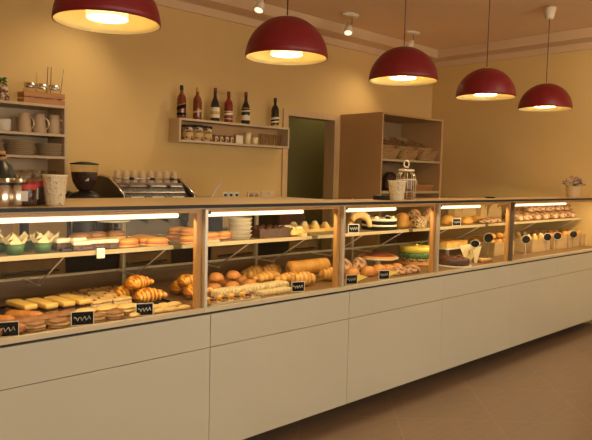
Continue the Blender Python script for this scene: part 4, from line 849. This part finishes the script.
for k, (x, Y, rz, s_) in enumerate(((468, 2.66, -.2, 1.0), (476, 2.58, .2, .85))):
    t = thing('menu_card', 'large cream folded menu card in the fourth case, %s' % od(k, 2), 'card', (colX(x, Y, ZD+.08), Y, ZD), rz, 'menu cards fourth case')
    sub('card', MB().prism([(-.02*s_, 0), (.035*s_, 0), (.14*s_, .15*s_), (-.10*s_, .13*s_)], 'y', -.0015, .0015), 'paper', t); sub('stand', MB().box(-.02, .03, .0016, .03, 0, .003), 'steel', t)
    if k == 0: sub('scribble', MB().tube([(-.0, -.003, .05), (.02, -.003, .09), (.0, -.003, .085), (.03, -.003, .06)], .0022, 4), 'dsteel', t)
def breadbox(x, Y, lab, w_, d_, h_, nb, kind, lab2, grp, s_):
    X = colX(x, Y, ZD+.07)
    t = thing('bread_box', lab, 'box', (X, Y, ZD)); a, b_ = w_/2, d_/2
    sub('front_panel', MB().box(-a, a, -b_, -b_+.008, 0, h_, .002), 'tan', t); sub('back_panel', MB().box(-a, a, b_-.008, b_, 0, h_+.03, .002), 'tan', t)
    sub('side_panel', MB().box(-a, -a+.008, -b_+.008, b_-.008, 0, h_), 'tan', t); sub('side_panel', MB().box(a-.008, a, -b_+.008, b_-.008, 0, h_), 'tan', t)
    fz = h_*.84
    sub('false_floor', MB().box(-a+.0085, a-.0085, -b_+.0085, b_-.0085, fz-.006, fz), 'tan', t)
    for j in range(nb):
        u = -a+.055+(w_-.11)*(j % 3)/2; v = -b_+.07+(d_-.14)*((j//3) % 2); zz = fz+.0005+(0 if j < 6 else .05)
        spawn(kind, 'bread_roll', '%s, %s' % (lab2, ('front left', 'front middle', 'front right', 'rear left', 'rear middle', 'rear right', 'top left', 'top middle', 'top right')[j]), 'bread roll', (X+u, Y+v, ZD+zz), j*.7, s_, grp)
    return X
breadbox(489, 2.86, 'tan front panelled bread box with dark round sign in the fourth case', .34, .30, .115, 9, 'goldbun', 'golden roll in the fourth case bread box', 'rolls in the fourth case bread box', (.9, .9, 1.1))
row('round_tag', 'round_price_sign', 'dark round price sign in the fourth case, %s', 'price sign', (479.5, 487.5), 2.67, ZD+.135, 'round signs fourth case') if False else None
Xs = colX(487.5, 2.70, ZD+.15); t = spawn('round_tag', 'price_sign', 'dark eight sided price sign standing before the fourth case rolls', 'price sign', (Xs, 2.69, ZD+.128), -.3, 1.15); sub('stick', MB().box(-.003, .003, .0031, .006, -.128, .01), 'steel', t)
Xs = colX(475, 2.62, ZD+.13); t = spawn('round_tag', 'price_sign', 'small dark sign edge-on above the cream menu cards', 'price sign', (Xs, 2.62, ZD+.118), -1.1, .8); sub('stick', MB().box(-.003, .003, .0031, .006, -.1475, .01), 'steel', t)
# ------------------------------------------------------------------ rightmost case
xs5 = [518, 527, 536, 545, 553, 561, 568, 575]
row('flour_loaf', 'crusty_loaf', 'floured dark crusty loaf on the rightmost shelf front row, %s', 'bread', xs5, 2.79, ZS, 'crusty loaves on the rightmost shelf', .9, (.9, 1.15, 1.0), .3)
row('flour_loaf', 'crusty_loaf', 'floured dark crusty loaf on the rightmost shelf rear row, %s', 'bread', [514, 523, 532, 540, 549, 557], 2.97, ZS, 'crusty loaves on the rightmost shelf', .9, (.9, 1.15, 1.25), .3)
row('flour_loaf', 'crusty_loaf', 'floured crusty loaf piled on top on the rightmost shelf, %s', 'bread', [530, 539, 548, 556, 564], 2.87, ZS+.07, 'crusty loaves on the rightmost shelf', .3, (.9, 1.1, .9), .3)
row('seed_loaf', 'pale_baguette', 'pale floury baguette at the left of the rightmost shelf, %s', 'bread', (519, 530), 2.73, ZS+.0, 'pale baguettes rightmost shelf', .1, (.8, .7, 1)) if False else None
for k, (x, sg) in enumerate(((526, 526), (545.5, 547.5), (559.5, 557.5), (572.5, 573.5))):
    X = colX(x, 2.64, ZD+.07)
    breadbox(x, 2.80, 'tan fronted bread box in the rightmost case, %s' % od(k, 4), (.36, .29, .25, .25)[k], .30, .12, 6, 'cream_roll' if k == 0 else ('goldbun' if k != 1 else 'bun'), 'yellow roll in the %s bread box of the rightmost case' % od(k, 4), 'rolls in the %s rightmost case box' % od(k, 4), (.85, .9, 1.25))
    Xs = colX(sg, 2.63, ZD+.13)
    t = spawn('round_tag', 'price_sign', 'dark eight sided price sign in the rightmost case, %s' % od(k, 4), 'price sign', (Xs, 2.63, ZD+.098), -.5, 1.0, 'eight sided signs in the rightmost case'); sub('stick', MB().box(-.003, .003, .0031, .006, -.098, .01), 'steel', t)
# ------------------------------------------------------------------ price cards
for (x, Y, z, kind, lab) in ((6, 2.50, ZD, 'tag', 'black chalk price card at the far left of the deck'), (82.5, 2.50, ZD, 'tag', 'black chalk price card before the layered pastries'), (144.5, 2.505, ZD+.0, 'tag_s', 'grey faced price card in front of the croissants'),
      (298, 2.52, ZD, 'tag_s', 'small price card before the long roll cake'), (351.5, 2.51, ZD, 'tag_s', 'black price card at the left front of the middle case'), (384, 2.51, ZD+.0, 'tag_s', 'black price card before the tart stand'),
      (353.5, 2.70, ZS, 'tag_s', 'black price card on the middle case shelf'), (456.5, 2.71, ZS, 'tag_s', 'small upright dark price card on the fourth shelf'), (190, 2.60, ZD, 'tag_s', None)):
    if lab: spawn(kind, 'price_card', lab, 'price card', (colX(x, Y, z+.03), Y, z+.0002), -.35, 1.0 if kind == 'tag' else 1.05, 'chalk price cards in the cases')
X = colX(191, 2.70, ZD+.04)
t = thing('wire_holder', 'thin white wire card holder right of the croissants', 'wire holder', (X, 2.56, ZD)); sub('frame', MB().tube([(-.035, 0, .003), (-.035, 0, .075), (.03, 0, .075), (.03, 0, .003)], .002, 5), 'white', t); sub('base', MB().box(-.036, .031, -.01, .01, 0, .0025), 'white', t)

# ------------------------------------------------------------------ settle: nudge things in the cases apart so they touch rather than merge
FOOD = {'pastry', 'croissant', 'bun', 'roll', 'bread', 'muffin', 'cake slice', 'sandwich', 'eclair', 'strudel', 'pie slice', 'pie', 'napkin', 'paper bag'}
bpy.context.view_layer.update()
items = []
for o in list(C.objects):
    if o.parent or o.get('category') not in FOOD: continue
    pts = []
    for q in ([o] if o.type == 'MESH' else list(o.children)):
        if q.type == 'MESH': pts += [q.matrix_world @ Vector(c) for c in q.bound_box]
    a = [min(p[i] for p in pts) for i in range(3)]; b = [max(p[i] for p in pts) for i in range(3)]
    if o['category'] == 'cup' and a[0] < 0: continue
    items.append([o, (a[0]+b[0])/2-o.location.x, (a[1]+b[1])/2-o.location.y, (b[0]-a[0])/2*.90, (b[1]-a[1])/2*.88, a[2], b[2], o.location.copy()])
for it in range(60):
    for i in range(len(items)):
        A = items[i]
        for j in range(i+1, len(items)):
            B = items[j]
            if abs(A[5]-B[5]) > .012 and not (A[0]['category'] in ('cake', 'cake stand') and B[0]['category'] in ('cake', 'cake stand')): continue
            if A[6] < B[5]+.004 or B[6] < A[5]+.004: continue
            dx = A[0].location.x+A[1]-B[0].location.x-B[1]; dy = A[0].location.y+A[2]-B[0].location.y-B[2]
            ox = A[3]+B[3]-abs(dx); oy = A[4]+B[4]-abs(dy)
            if ox <= 0 or oy <= 0: continue
            if A[0].get('group') == B[0].get('group') == 'upturned cups on the espresso machine': continue
            if ox < oy: m_ = (math.copysign(ox*.25, dx), 0)
            else: m_ = (0, math.copysign(oy*.25, dy))
            for Q, s_ in ((A, 1), (B, -1)):
                Q[0].location.x += s_*m_[0]; Q[0].location.y += s_*m_[1]
    for Q in items:
        o, c0_ = Q[0], Q[7]
        if not (Y0 < c0_.y < Y1 and c0_.z < ZT-.01): continue
        o.location.x = min(max(o.location.x, c0_.x-.024), c0_.x+.024); o.location.y = min(max(o.location.y, c0_.y-.03), c0_.y+.03)
        hx, hy = Q[3]/.90, Q[4]/.88
        cx = o.location.x+Q[1]
        for k in range(1, 5):
            if abs(cx-XS[k]) < hx+.03: o.location.x += (XS[k]+(hx+.031)*(1 if cx > XS[k] else -1))-cx; break
        o.location.y = max(o.location.y, Y0+.03+hy-Q[2])
        if Q[5] > ZS-.01: o.location.y = max(o.location.y, Y0+.232+hy-Q[2])
        o.location.y = min(o.location.y, Y1-.045-hy-Q[2])
